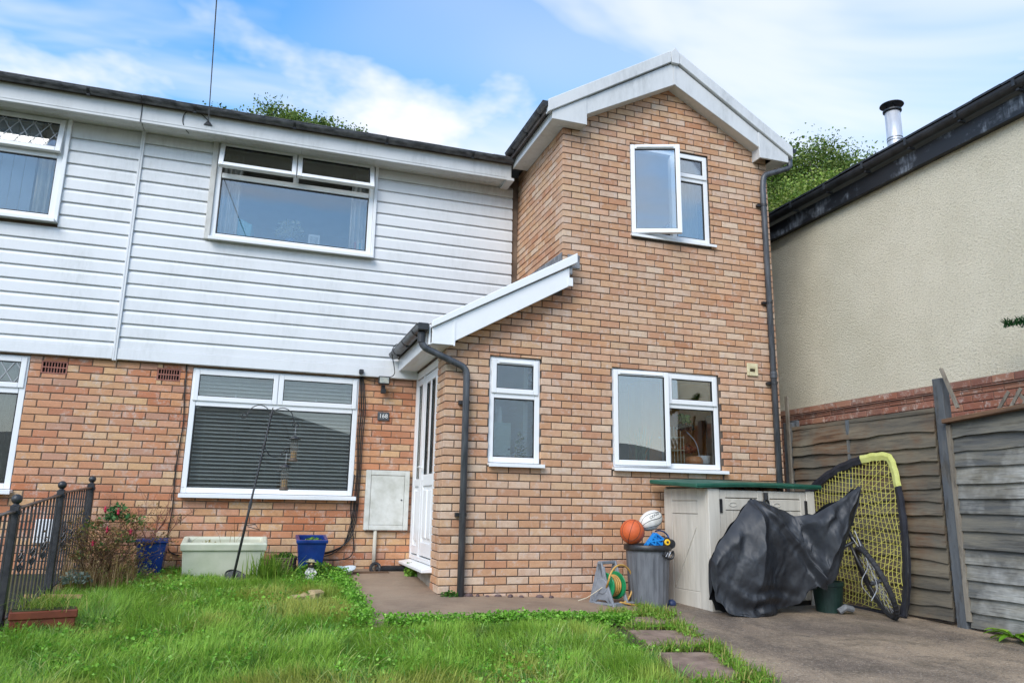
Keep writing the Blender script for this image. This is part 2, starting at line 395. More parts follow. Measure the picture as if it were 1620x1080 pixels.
class Wall:
    """records bricks in world space for one house; later the ones showing largest become objects"""
    def __init__(s): s.items = []
    def front(s, wall, bricks, Y, pal):     # faces -Y
        for b in bricks:
            p, q, z, d = b[:4]; s.items.append((wall, Vector(((p+q)/2, Y+d/2+random.uniform(-.0015, .0015), z)), q-p, d, 0.0, pick(pal), b[4] if len(b) > 4 else BH))
    def side(s, wall, bricks, X, pal):      # faces -X, u runs along +Y
        for p, q, z, d in bricks:
            s.items.append((wall, Vector((X+d/2+random.uniform(-.0015, .0015), (p+q)/2, z)), q-p, d, -math.pi/2, pick(pal), BH))
    def make(s, limit, rest_parent):
        def size(it):
            c = it[1]-CAM; dd = c.dot(fw); n = Vector((0, -1, 0)) if it[4] == 0 else Vector((-1, 0, 0))
            return it[2]*abs(n.dot(c.normalized()))/dd**2 if dd > 0 else 0
        order = sorted(s.items, key=size, reverse=True)
        for wall, c, w, d, rz, colr, bh in order[:limit]:
            o = bpy.data.objects.new('brick', brick_mesh(w, d, bh, random.randrange(5) if abs(w-BW) < .002 else 0))
            COL.objects.link(o); o.color = colr; place(o, c, wall); o.rotation_euler = (0, random.uniform(-.004, .004), rz)
        groups = {}
        for it in order[limit:]: groups.setdefault(it[0], []).append(it)
        for wall, its in groups.items():
            V, Fc, Cc = [], [], []
            for _, c, w, d, rz, colr, bh in its:
                v, f, _m = brick_tpl(w, d, bh, random.randrange(5) if abs(w-BW) < .002 else 0)
                ca, sa = math.cos(rz), math.sin(rz); o = len(V)
                V += [(c.x+x*ca-y*sa, c.y+x*sa+y*ca, c.z+z) for x, y, z in v]; Fc += [tuple(i+o for i in q) for q in f]; Cc += [colr]*len(v)
            m = MB(); m.v = V; m.f = Fc; ob = m.build('brick_field', BRICK_ATT, wall); ob['kind'] = 'stuff'
            a = ob.data.color_attributes.new('bcol', 'FLOAT_COLOR', 'POINT'); a.data.foreach_set('color', np.array(Cc, dtype=np.float32).ravel())

# ------------------------------------------------------------------ windows
def window(parent, x0, x1, z0, z1, Y, fixed=(), sashes=(), mull=(), trans=(), fw_=0.055, sill=(0.03, 0.045, 0.09), glass=GLASS, name='window', sash_glass=None, handles=(), trim=None):
    """front-facing (-Y) window; Y = front plane of the outer frame. mull: (x,za,zb); trans: (z,xa,xb)
    fixed: (x0,x1,z0,z1); sashes: (x0,x1,z0,z1,hinge,angle)"""
    D = 0.065; m = MB()
    m.box(x0, Y, z0, x0+fw_, Y+D, z1); m.box(x1-fw_, Y, z0, x1, Y+D, z1)
    m.box(x0+fw_, Y+.001, z0, x1-fw_, Y+D, z0+fw_); m.box(x0+fw_, Y+.001, z1-fw_, x1-fw_, Y+D, z1)
    for x, a, b in mull: m.box(x-fw_*.55, Y+.0015, a, x+fw_*.55, Y+D, b)
    for z, a, b in trans: m.box(a, Y+.002, z-fw_*.55, b, Y+D, z+fw_*.55)
    w = m.build(name, UPVC, parent, bevel=0.005, seg=2)
    for a, b, c, d in fixed:
        g = MB(); t = 0.007; y0, y1 = Y+.012, Y+.03
        g.box(a, y0, c, a+t, y1, d); g.box(b-t, y0, c, b, y1, d); g.box(a+t, y0, c, b-t, y1, c+t); g.box(a+t, y0, d-t, b-t, y1, d); g.build('gasket', GASKET, w)
        MB().box(a+.001, Y+.022, c+.001, b-.001, Y+.027, d-.001).build('pane', glass, w)
    for (a, b, c, d, hinge, ang) in sashes:
        yb, ye = Y-.016, Y+.036; s = 0.052
        if hinge == 'L': piv = Vector((a, Y, 0)); M_ = Matrix.Rotation(R(-ang), 3, 'Z')
        elif hinge == 'T': piv = Vector((0, Y, d)); M_ = Matrix.Rotation(R(-ang), 3, 'X')
        else: piv = Vector((0, 0, 0)); M_ = Matrix.Identity(3)
        fn = lambda p, piv=piv, M_=M_: piv + M_ @ (p-piv)
        m = MB(); m.box(a, yb, c, a+s, ye, d); m.box(b-s, yb, c, b, ye, d); m.box(a+s, yb+.0006, c, b-s, ye, c+s); m.box(a+s, yb+.0006, d-s, b-s, ye, d)
        m.xf(fn).build('sash', UPVC, w, bevel=0.006, seg=2)
        g = MB(); t = 0.006; e = .010
        for q in ((a+s, c+s, a+s+t, d-s), (b-s-t, c+s, b-s, d-s), (a+s+t, c+s, b-s-t, c+s+t), (a+s+t, d-s-t, b-s-t, d-s)): g.box(q[0], yb+e, q[1], q[2], yb+e+.02, q[3])
        g.xf(fn).build('gasket', GASKET, w)
        MB().box(a+s+.001, yb+.022, c+s+.001, b-s-.001, yb+.028, d-s-.001).xf(fn).build('pane', sash_glass or glass, w)
        # drip rail over the light
        if hinge in ('L', 'D'):
            MB().box(a+s+.02, yb-.012, d-.040, b-s-.02, yb-.001, d-.028).xf(fn).build('drip_rail', UPVC, w, bevel=.003)
    for hx, hz, L, rot in handles:
        h = MB(); h.box(hx-.009, Y+.04, hz-.03, hx+.009, Y+.065, hz+.03); h.beam((hx, Y+.08, hz), (hx+L*math.sin(R(rot)), Y+.08, hz+L*math.cos(R(rot))), .014, .012, (0, 1, 0))
        h.build('handle', UPVC, w, bevel=.003)
    if sill:
        ov, hh, pr = sill; m = MB()
        pr_ = [(0, Y+.04, z0-.002), (0, Y-pr, z0-.010), (0, Y-pr, z0-hh), (0, Y-pr+.012, z0-hh), (0, Y-pr+.012, z0-hh+.014), (0, Y+.04, z0-hh+.014)]
        m.prism(pr_, (x0-ov*.3, 0, 0), (x1+ov, 0, 0)); m.build('sill', UPVC, w, bevel=.002)
    return w

def room(parent, x0, x1, y0, y1, z0, z1, ht):
    """open-fronted room shell behind a window (front wall already stands there)"""
    m = MB(); e = .04
    m.box(x0, y1, z0, x1, y1+e, z1); m.box(x0-e, y0, z0, x0, y1+e, z1); m.box(x1, y0, z0, x1+e, y1+e, z1); m.box(x0-e, y0, z1, x1+e, y1+e, z1+e)
    m.build('room_wall', ROOMW, parent); MB().box(x0-e, y0, z0-e, x1+e, y1+e, z0).build('room_floor', ROOMF, parent)

def wall_mesh(parent, name, x0, x1, y0, y1, z0, z1, holes, mat, top=None):
    """solid leaf facing -Y with rectangular openings, cut into boxes"""
    xsn = sorted({x0, x1, *[h[0] for h in holes], *[h[1] for h in holes]}); zs = sorted({z0, z1, *[h[2] for h in holes], *[h[3] for h in holes]})
    xsn = [x for x in xsn if x0 <= x <= x1]; zs = [z for z in zs if z0 <= z <= z1]; m = MB()
    for i in range(len(xsn)-1):
        for j in range(len(zs)-1):
            cx, cz = (xsn[i]+xsn[i+1])/2, (zs[j]+zs[j+1])/2
            if any(h[0] < cx < h[1] and h[2] < cz < h[3] for h in holes): continue
            m.box(xsn[i], y0, zs[j], xsn[i+1], y1, zs[j+1])
    bmv = m.build(name, mat, parent)
    return bmv

YM, YE = 8.65, 7.10
XL, XU, XR = 1.6675, 2.905, 5.595         # ground-floor corner, upper-floor corner, right corner of the extension
BND = -1.53                               # party line
house = thing('house', 'brick and white clad semi-detached house with a gabled brick extension, number 168', 'house', (2.0, YE, 0.0))
left_house = thing('house', 'adjoining house at the left edge with leaded top lights and vertical blinds', 'house', (-3.2, YM, 0.0))

# --- extension front wall (mortar leaf + bricks)
Hsw = (2.12, 2.672, 1.262, 2.372); Hlw = (3.477, 4.79, 1.262, 2.352); Huw = (3.735, 4.772, 3.845, 5.0)
AX, APZ, SL = 4.26, 6.207, 0.607
rake = lambda x: 5.86-.53*abs(x-AX)
W = Wall()
REC = 0.0085
ext_wall = wall_mesh(house, 'extension_wall', XL+.006, XR-.006, YE+REC, YE+.10, -0.16, 2.42, [Hsw, Hlw], MORTAR)
up = wall_mesh(house, 'extension_wall', XU+.006, XR-.006, YE+REC, YE+.10, 2.42, 5.02, [Huw], MORTAR)
MB().prism([(XU+.006, YE+REC, 5.02), (XR-.006, YE+REC, 5.02), (AX, YE+REC, 5.90)], (0, 0, 0), (0, .09, 0)).build('gable_wall', MORTAR, house)
MB().prism([(XL+.2, YE+REC, 2.42), (XU+.006, YE+REC, 2.42), (XU+.006, YE+REC, 3.25)], (0, 0, 0), (0, .09, 0)).build('gable_wall', MORTAR, house)
Z0E = -0.143
def startE(r): return XL if r % 2 == 0 else XL-0.1125
lean_top = lambda x: 2.40+0.575*(x-XL+.12)
def topE(x): return rake(x) if x > XU-.01 else lean_top(x)
low_b = lay(XL, XR, Z0E, 48, startE, [Hsw, Hlw], lambda x: 99 if x > XU-.01 else lean_top(x))
up_b = lay(XU, XR, Z0E+48*.075, 32, lambda r: XU if r % 2 == 1 else XU-0.1125, [Huw], rake)
# wall strip between the lean-to top and the upper corner keeps going in the same bond
def corner_fix(lst, xc, parity):
    out = []
    for b in lst:
        p, q, z, d = b[:4]
        r = round((z-BH/2-Z0E)/.075)
        if abs(p-xc) < .002: d = BD if r % 2 == parity else 0.215
        out.append((p, q, z, d)+tuple(b[4:]))
    return out
W.front(ext_wall, corner_fix(low_b, XL, 0), YE, PAL_NEW); W.front(up, corner_fix(up_b, XU, 1), YE, PAL_NEW)
# --- side wall, upper floor, faces -X
side_wall = MB().box(XU+REC, YE+.101, 2.3, XU+.10, YM-.002, 5.15).build('extension_side_wall', MORTAR, house)
def sideb(z0, n, y1, par, r0=0):
    out = []
    for r in range(n):
        rr = r+r0; y = YE+(BD+MJ if rr % 2 == par else 0.225); zc = z0+.075*r+BH/2
        while y < y1-.03:
            out.append((y, min(y+BW, y1), zc, BD)); y += .225
    return out
W.side(side_wall, sideb(Z0E+34*.075, 36, YM-.012, 1, 34), XU, PAL_NEW)
# --- return by the door
ret_wall = MB().box(XL+REC, YE+.101, -0.16, XL+.10, 7.46, 2.42).build('porch_return_wall', MORTAR, house)
W.side(ret_wall, sideb(Z0E, 34, 7.47, 0), XL, PAL_NEW)
# --- main house front: lower brick, upper backing
Hmw = (-.765, 1.018, 0.925, 2.295); Hv2 = (-1.115, -0.885, 2.128, 2.262); Hupw = (-0.74, 1.045, 3.76, 4.925)
main_wall = wall_mesh(house, 'main_wall', BND, 1.78, YM+REC, YM+.10, -0.1, 2.42, [Hmw, Hv2], MORTAR_DARK)
wall_mesh(house, 'main_upper_wall', BND, XU+.05, YM+.002, YM+.12, 2.42, 5.08, [Hupw], MORTAR_DARK)
Hn2 = (-4.2, -2.30, 0.925, 2.30); Hv1 = (-2.195, -1.957, 2.128, 2.260); Hnu = (-4.2, -2.275, 3.74, 4.90)
all_b = lay(-5.58, 1.76, -0.014-.075, 33, lambda r: BND-.225*19+(.115 if r % 2 else 0.0)-.09, [Hmw, Hv2, Hn2, Hv1])
W.front(main_wall, [b for b in all_b if (b[0]+b[1])/2 > BND], YM, PAL_OLD)
edge_wall = MB().box(2.825, YM-.012, 2.6, XU-.002, YM+.001, 4.95).build('brick_edge_strip', MORTAR_DARK, house)
W.front(edge_wall, lay(2.828, XU-.006, 2.65, 30, lambda r: 2.828-(.1 if r % 2 else 0), []), YM-.020, PAL_OLD)
W.items = [it if it[0] is not edge_wall else (it[0], it[1]-Vector((0, .0, 0)), it[2], 0.02, it[4], it[5], BH) for it in W.items]
W.make(300, house)
# --- left house
lwall = wall_mesh(left_house, 'front_wall', -5.6, BND-.001, YM+REC, YM+.10, -0.1, 2.42, [Hn2, Hv1], MORTAR_DARK)
wall_mesh(left_house, 'upper_wall', -5.6, BND-.001, YM+.002, YM+.12, 2.42, 5.08, [Hnu], MORTAR_DARK)
W2 = Wall()
W2.front(lwall, [b for b in all_b if (b[0]+b[1])/2 <= BND], YM, PAL_OLD)
W2.make(300, left_house)

# --- cladding boards
def boards(parent, x0, x1, grooves, hole, ydev=0.0):
    """one object per board piece; grooves = z of the board laps from the top down"""
    YC = 8.612
    for i in range(len(grooves)-1):
        zt, zb = grooves[i], grooves[i+1]; h = zt-zb
        segs = [(x0, x1)]
        if hole and zb < hole[3]-.01 and zt > hole[2]+.01:
            segs = [(a, b) for a, b in ((x0, hole[0]), (hole[1], x1)) if b-a > .02]
        for a, b in segs:
            j = random.uniform(-.0015, .0015); yb = YC+j
            prof = [(0, YM+.0015, zb+.001), (0, yb-.010, zb+.001), (0, yb-.012, zb+.004), (0, yb-.012, zt-.046), (0, yb-.008, zt-.032), (0, yb+.002, zt-.020), (0, yb+.010, zt-.010), (0, yb+.013, zt), (0, YM+.0015, zt)]
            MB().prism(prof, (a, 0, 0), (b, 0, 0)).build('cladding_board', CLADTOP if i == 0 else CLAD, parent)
gR = [4.918]+[4.772-.1475*k for k in range(16)]+[2.435]
gL = [4.918]+[4.713-.1475*k for k in range(16)]+[2.435]
boards(house, BND+.021, 2.822, gR, (-.80, 1.085, 3.735, 5.0))
boards(left_house, -5.6, BND-.021, gL, (-4.24, -2.232, 3.72, 5.0))
MB().box(BND+.001, 8.580, 2.30, BND+.020, YM, 4.918).build('joint_trim', CLAD, house, bevel=.003)
MB().box(BND-.020, 8.5805, 2.30, BND-.0005, YM, 4.918).build('joint_trim', CLAD, left_house, bevel=.003)
MB().box(BND+.021, 8.590, 2.315, 1.80, YM-.001, 2.434).build('cladding_base_trim', CLAD, house, bevel=.004)
MB().box(-5.6, 8.590, 2.315, BND-.021, YM-.001, 2.434).build('cladding_base_trim', CLAD, left_house, bevel=.004)
for s in (-1, 1):   # jamb trims beside the upstairs window
    xa = -.80 if s < 0 else 1.046
    MB().box(xa, 8.572, 3.735, xa+.038+(.02 if s < 0 else 0), YM, 4.915).build('window_trim', OLDTRIM if s < 0 else UPVC, house, bevel=.004)
MB().box(-2.274, 8.572, 3.72, -2.234, YM, 4.90).build('window_trim', UPVC, left_house, bevel=.004)
# --- air bricks
def airbrick(parent, x0, x1, z0, z1):
    CL = simple('red_clay', lin(142, 92, 80), lin(158, 108, 94), .85, 30)
    m = MB(); n = 8; e = .014; m.box(x0+.002, YM-.003, z0+.002, x1-.002, YM+.02, z0+e); m.box(x0+.002, YM-.003, z1-e, x1-.002, YM+.02, z1-.002); zm = (z0+z1)/2
    m.box(x0+e, YM-.002, zm-.006, x1-e, YM+.02, zm+.006); m.box(x0+.002, YM-.0025, z0+e, x0+e, YM+.02, z1-e); m.box(x1-e, YM-.0025, z0+e, x1-.002, YM+.02, z1-e)
    for k in range(1, n):
        x = x0+e+(x1-x0-2*e)*k/n; m.box(x-.004, YM-.001, z0+e, x+.004, YM+.02, zm-.006); m.box(x-.004, YM-.001, zm+.006, x+.004, YM+.02, z1-e)
    o = m.build('air_brick', CL, parent); MB().box(x0, YM+.07, z0, x1, YM+.08, z1).build('vent_backing', GASKET, o)
airbrick(house, *Hv2); airbrick(left_house, *Hv1)

# --- windows
room(house, -1.35, 1.6, YM+.125, 11.5, 2.75, 4.97, 0); room(house, -1.4, 1.58, YM+.125, 11.8, .18, 2.5, 0)
room(left_house, -4.9, -1.7, YM+.125, 11.5, 2.75, 4.97, 0); room(left_house, -4.9, -1.7, YM+.125, 11.8, .18, 2.5, 0)
room(house, 1.9, 3.0, YE+.105, 8.5, .15, 2.50, 0); room(house, 3.1, 5.5, YE+.105, 9.6, .15, 2.50, 0); room(house, 3.05, 5.5, YE+.105, 9.8, 2.75, 5.05, 0)
XM = .130
w_up = window(house, -.742, 1.045, 3.765, 4.925, 8.60, fixed=[(-.680, .985, 3.825, 4.485)], trans=[(4.522, -.68, .985)], mull=[(XM, 4.55, 4.87)],
       sashes=[(-.722, XM-.006, 4.535, 4.915, 'T', 25), (XM+.006, 1.028, 4.535, 4.915, 'T', 25)], glass=GLASS_M, sash_glass=GLASS)
w_lo = window(house, -.762, 1.015, .965, 2.29, 8.655, fixed=[(-.70, .955, 1.025, 1.878)], trans=[(1.912, -.705, .955)], mull=[(XM, 1.94, 2.235)],
       sashes=[(-.742, XM-.004, 1.935, 2.272, 'N', 0), (XM+.004, .995, 1.935, 2.272, 'N', 0)], sill=(.03, .05, .10), handles=((-.31, 1.99, .05, 0), (.55, 1.99, .05, 0)))
w_nu = window(left_house, -4.2, -2.278, 3.75, 4.90, 8.60, fixed=[(-4.13, -2.335, 3.81, 4.44)], trans=[(4.475, -4.14, -2.335)], mull=[(-3.24, 4.50, 4.84)],
       sashes=[(-4.18, -3.246, 4.49, 4.885, 'T', 9), (-3.234, -2.296, 4.49, 4.885, 'T', 9)], glass=GLASS)
w_nl = window(left_house, -4.2, -2.305, .965, 2.295, 8.655, fixed=[(-4.13, -2.365, 1.025, 1.905)], trans=[(1.94, -4.14, -2.365)], mull=[(-3.25, 1.97, 2.24)],
       sashes=[(-4.18, -3.256, 1.965, 2.28, 'N', 0), (-3.244, -2.322, 1.965, 2.28, 'N', 0)], sill=(.03, .05, .10))
w_s = window(house, 2.124, 2.668, 1.305, 2.368, YE+.028, fixed=[(2.18, 2.612, 1.362, 1.945)], trans=[(1.978, 2.18, 2.612)], sashes=[(2.146, 2.646, 1.995, 2.345, 'D', 0)], glass=FROST, sill=(.03, .045, .09))
w_l = window(house, 3.48, 4.786, 1.305, 2.348, YE+.028, fixed=[(4.165, 4.728, 1.362, 1.955)], trans=[(1.985, 4.14, 4.728)], mull=[(4.13, 1.35, 2.30)], sashes=[(3.50, 4.142, 1.325, 2.328, 'L', 4), (4.15, 4.765, 2.0, 2.328, 'N', 0)], sill=(.05, .045, .09), glass=GLASS_C, sash_glass=GLASS_B)
w_u = window(house, 3.738, 4.768, 3.888, 4.995, YE+.028, fixed=[(4.345, 4.712, 3.945, 4.645)], trans=[(4.675, 4.30, 4.712)], mull=[(4.31, 3.94, 4.94)], sashes=[(3.752, 4.318, 3.905, 4.978, 'L', 21), (4.33, 4.752, 4.69, 4.978, 'N', 0)], sill=(.05, .04, .07), glass=GLASS_B, sash_glass=GLASS_B)
# leaded diamonds in the left house's top lights
for w, z0, z1, y, ang, zh in ((w_nu, 4.545, 4.83, 8.6, 9, 4.885), (w_nl, 2.02, 2.225, 8.655, 0, 2.28)):
    m = MB(); M_ = Matrix.Rotation(R(-ang), 3, 'X'); piv = Vector((0, y, zh)); p = .14; hh = z1-z0
    for k in range(-2, 9):
        xa = -2.35-.08-k*p
        for a, b in (((xa, z0), (xa-hh*.62, z1)), ((xa-hh*.62, z0), (xa, z1))):
            (xa_, za_), (xb_, zb_) = a, b
            lo_, hi_ = -3.18, -2.352
            def clipx(x1_, z1_, x2_, z2_):
                t0, t1 = 0.0, 1.0; dx = x2_-x1_
                for lim, sgn in ((lo_, 1), (hi_, -1)):
                    f0 = sgn*(x1_-lim); f1 = sgn*(x2_-lim)
                    if f0 < 0 and f1 < 0: return None
                    if f0 < 0: t0 = max(t0, f0/(f0-f1))
                    elif f1 < 0: t1 = min(t1, f0/(f0-f1))
                return None if t1-t0 < .02 else ((x1_+dx*t0, z1_+(z2_-z1_)*t0), (x1_+dx*t1, z1_+(z2_-z1_)*t1))
            c = clipx(xa_, za_, xb_, zb_)
            if c: m.beam((c[0][0], y-.0005, c[0][1]), (c[1][0], y-.0005, c[1][1]), .007, .004, (0, 1, 0))
    m.xf(lambda q: piv+M_ @ (q-piv)).build('lead_lattice', simple('lead_came', lin(170, 172, 175), None, .5), w)

# ------------------------------------------------------------------ roofs, fascias, gutters
def gutter(parent, a, b, r=.056, endcap=True, drop=0.0, clips=4):
    a, b = Vector(a), Vector(b); d = (b-a).normalized(); s = d.cross(Vector((0, 0, 1))).normalized()
    m = MB(); pts = []
    for k in range(13):
        t = math.pi*k/12; pts.append(s*(r*math.cos(t)) - Vector((0, 0, 1))*(r*.95*math.sin(t)))
    prof = pts + [p*0.92 for p in reversed(pts)]
    m.prism([tuple(p) for p in prof], a, b); o = m.build('gutter', GUTTER, parent)
    rim = MB(); rim.tube([a+s*r, b+s*r], .0055, 6); rim.tube([a-s*r, b-s*r], .0055, 6); rim.build('gutter_rim', GUTTER, o)
    n = clips; L = (b-a).length
    for i in range(n):
        c = a + d*(L*(i+.5)/n); mm = MB(); q = [p*1.09 for p in pts]+[p*1.01 for p in reversed(pts)]
        mm.prism([tuple(p) for p in q], c-d*.014, c+d*.014); mm.box(c.x-.016, c.y-.016, c.z-r*1.2, c.x+.016, c.y+.016, c.z-r*1.0); mm.build('gutter_clip', BLACKP, o)
    return o
def eave_front(parent, x0, x1, tone):
    MB().box(x0, 8.300, 4.868, x1, 8.318, 5.11).build('fascia_board', FASCIA, parent, bevel=.004)
    MB().box(x0, 8.296, 4.900, x1, 8.2995, 4.908).build('fascia_bead', FASCIA, parent)
    n = int((x1-x0)/.9)+1
    for k in range(n):
        a, b = x0+(x1-x0)*k/n, x0+(x1-x0)*(k+1)/n
        m = MB()
        for q in range(3): y0 = 8.3185+q*.103; m.box(a+.001, y0, 4.900, b-.001, y0+.099, 4.912)
        m.build('soffit_board', SOFFIT, parent)
    MB().box(x0, 8.3185, 4.913, x1, YM, 4.935).build('soffit_backing', BLACKP, parent)
    # tiled roof slope, its lowest course showing as an uneven edge over the gutter
    th = R(21); v = []
    MB().prism([(0, 8.25, 5.12), (0, 12.6, 5.12+4.35*math.tan(th)), (0, 12.6, 5.02+4.35*math.tan(th)), (0, 8.27, 5.06)], (x0, 0, 0), (x1, 0, 0)).build('roof', ROOFM, parent)
    x = x0
    while x < x1-.05:
        w = min(.33, x1-x); j = random.uniform(-.006, .006)
        MB().prism([(0, 8.215+j, 5.128), (0, 8.215+j, 5.145), (0, 8.62+j, 5.145+.405*math.tan(th)), (0, 8.62+j, 5.124+.405*math.tan(th))], (x+.002, 0, 0), (x+w-.002, 0, 0)).build('roof_tile', ROOFM, parent); x += .33
    gutter(parent, (x0, 8.238, 5.118), (x1, 8.238, 5.118), clips=max(3, int((x1-x0)/.95)))
eave_front(house, BND+.004, 2.70, 0); eave_front(left_house, -5.6, BND-.002, 0)
MB().prism([(0, 12.6, 6.77), (0, 16.9, 5.12), (0, 16.9, 5.02), (0, 12.6, 6.67)], (-5.6, 0, 0), (5.6, 0, 0)).build('rear_roof', ROOFM, house)
MB().box(-5.6, 16.5, -.2, 5.595, 16.6, 5.1).build('rear_wall', MORTAR, house)
MB().box(XR-.10, YE+.11, -.2, XR, 16.4, 5.05).build('end_wall', MORTAR, house)
# extension gable roof
YF = 6.95
def rk(off, x): return APZ-off-SL*abs(x-AX)
for s in (-1, 1):
    xe = AX+s*1.60
    MB().prism([(AX, 0, rk(.03, AX)), (xe, 0, rk(.03, xe)), (xe, 0, rk(.13, xe)), (AX, 0, rk(.13, AX))], (0, YF+.02, 0), (0, 10.6, 0)).build('roof', ROOFM, house)
    xb = AX+s*1.135; bb_ = lambda x: 5.755-.53*abs(x-AX)
    MB().prism([(AX+s*.001, 0, rk(.165, AX)), (xb, 0, rk(.165, xb)), (xb, 0, bb_(xb)), (AX+s*.001, 0, bb_(AX))], (0, YF, 0), (0, YF+.022, 0)).build('barge_board', FASCIA, house, bevel=.004)
    MB().prism([(AX+s*.055, 0, rk(.005, AX)-.03), (xe, 0, rk(.005, xe)), (xe, 0, rk(.155, xe)), (AX+s*.055, 0, rk(.155, AX)-.03)], (0, YF-.035, 0), (0, YF+.05, 0)).build('verge_cap', FASCIA, house, bevel=.006)
    # boxed end
    xi, xo = AX+s*1.135, AX+s*1.545; zb = 5.022
    MB().prism([(xi-s*.004, 0, zb), (xo, 0, zb), (xo, 0, rk(.16, xo)), (xi-s*.004, 0, rk(.16, xi))], (0, YF-.008, 0), (0, YF+.020, 0)).build('box_end', FASCIA, house, bevel=.003)
    MB().box(xi, YF+.0225, zb, xi+s*.015, YE-.002, bb_(xi)+.02).build('box_end_return', FASCIA, house)
    # verge soffit on the slope, and level eaves soffit boards
    MB().prism([(AX, 0, bb_(AX)+.006), (xi, 0, bb_(xi)+.006), (xi, 0, bb_(xi)+.02), (AX, 0, bb_(AX)+.02)], (0, YF+.0225, 0), (0, YE+.03, 0)).build('verge_soffit', SOFFIT, house)
    xw = XU if s < 0 else XR
    yb_ = 8.30 if s < 0 else 10.0; n = 11 if s < 0 else 10; x1_ = AX+s*1.523
    for k in range(n):
        y0 = YF+.0225+(yb_-YF-.03)*k/n; y1 = YF+.0225+(yb_-YF-.03)*(k+1)/n
        xin = xi if y1 < YE else xw-s*.001
        MB().box(min(x1_, xin), y0+.0015, zb+.004, max(x1_, xin), y1-.0015, zb+.014).build('soffit_board', SOFFIT, house)
    MB().box(min(AX+s*1.524, AX+s*1.545), YF, zb, max(AX+s*1.524, AX+s*1.545), yb_, rk(.14, xe)+.03).build('fascia_board', FASCIA, house, bevel=.003)
    gx = AX+s*1.605
    gutter(house, (gx, YF-.02, 5.205), (gx, yb_-.03 if s < 0 else 10, 5.205), clips=3)
    MB().prism([p for p in [(gx-.06, 0, 5.21), (gx-.05, 0, 5.17), (gx-.02, 0, 5.148), (gx+.02, 0, 5.148), (gx+.05, 0, 5.17), (gx+.06, 0, 5.21)]], (0, YF-.026, 0), (0, YF-.0205, 0)).build('gutter_end_cap', BLACKP, house)
MB().prism([(AX-.06, 0, rk(.02, AX-.06)), (AX, 0, APZ+.012), (AX+.06, 0, rk(.02, AX+.06)), (AX+.045, 0, rk(.17, AX+.045)), (AX-.045, 0, rk(.17, AX+.045))], (0, YF-.042, 0), (0, YF+.06, 0)).build('ridge_end_cap', FASCIA, house, bevel=.004)
MB().box(AX-.012, YF-.007, rk(.455, AX), AX+.012, YF-.001, rk(.17, AX)).build('barge_joint_cover', FASCIA, house)
# valley junction between the two eaves
MB().box(2.64, 8.296, 4.866, 2.735, 8.62, 4.9).build('eave_junction', FASCIA, house)
# lean-to porch roof
LS = 0.575; lx0, lx1 = 1.445, 3.005
def lz(x, off): return 2.628-off+LS*(x-1.473)
MB().prism([(lx0, 0, lz(lx0, .012)), (2.95, 0, lz(2.95, .012)), (2.95, 0, lz(2.95, .07)), (lx0, 0, lz(lx0, .07))], (0, YF+.03, 0), (0, YM-.03, 0)).build('porch_roof', ROOFM, house)
MB().prism([(1.475, 0, lz(1.475, 0)), (lx1, 0, lz(lx1, 0)), (lx1, 0, lz(lx1, .105)), (1.475, 0, lz(1.475, .065))], (0, YF-.03, 0), (0, YF+.06, 0)).build('verge_cap', UPVC, house, bevel=.005)
MB().prism([(1.482, 0, 2.408), (1.70, 0, 2.408), (1.70, 0, lz(1.70, .345)+.03), (2.925, 0, lz(2.925, .318)), (2.925, 0, lz(2.925, .115)), (1.482, 0, lz(1.482, .07))], (0, YF, 0), (0, YF+.02, 0)).build('barge_board', UPVC, house, bevel=.004)
MB().box(1.695, YF-.006, 2.402, 1.712, YF-.001, lz(1.70, .10)).build('barge_joint_cover', UPVC, house)
MB().box(2.905, YF-.008, lz(2.925, .318), 2.958, YF-.001, lz(2.925, .23)).build('barge_joint_cover', UPVC, house)
MB().prism([(1.70, 0, lz(1.7, .29)), (XU-.003, 0, lz(XU, .29)), (XU-.003, 0, lz(XU, .275)), (1.70, 0, lz(1.7, .275))], (0, YF+.021, 0), (0, YE-.001, 0)).build('verge_soffit', UPVC, house)
MB().box(1.455, YF+.021, 2.40, 1.475, YM-.045, 2.60).build('fascia_board', UPVC, house, bevel=.003)
for k in range(3):
    MB().box(1.4755+k*.066, YF+.021, 2.408, 1.4755+k*.066+.0645, YM-.062, 2.418).build('soffit_board', UPVC, house)
gutter(house, (1.388, YF-.01, 2.590), (1.388, YM-.07, 2.590), clips=3, r=.06)
MB().box(1.335, YF-.03, 2.525, 1.445, YF+.09, 2.602).build('gutter_outlet', BLACKP, house, bevel=.01)
dp = bend([(1.39, 7.0, 2.53), (1.39, 7.0, 2.385), (1.862, 7.03, 2.205), (1.868, 7.045, .045)], .075, 6)
o = MB().tube(dp, .034, 14).build('downpipe', PIPE, house, smooth=True)
MB().tube([(1.39, 7.0, 2.52), (1.39, 7.0, 2.42)], .0385, 14).build('pipe_socket', BLACKP, o)
for z in (1.87, .80): MB().tube([(1.867, 7.045, z-.016), (1.867, 7.045, z+.016)], .039, 14).box(1.80, 7.06, z-.018, 1.86, 7.098, z+.018).build('pipe_clip', BLACKP, o)
MB().box(2.96, YE-.012, 3.395, 3.10, YE-.002, 3.545).build('flashing', LEAD, house, bevel=.002)
MB().prism([(XU-.006, YE, 3.40), (XU-.006, YM-.02, 3.40), (XU-.006, YM-.02, 3.62), (XU-.006, YE, 3.56)], (-.006, -.008, 0), (0.003, 0, 0)).build('flashing', LEAD, house)
MB().box(2.90, YF+.0, lz(2.95, .20), 2.955, YF+.03, lz(2.95, .06)).build('flashing', LEAD, house)
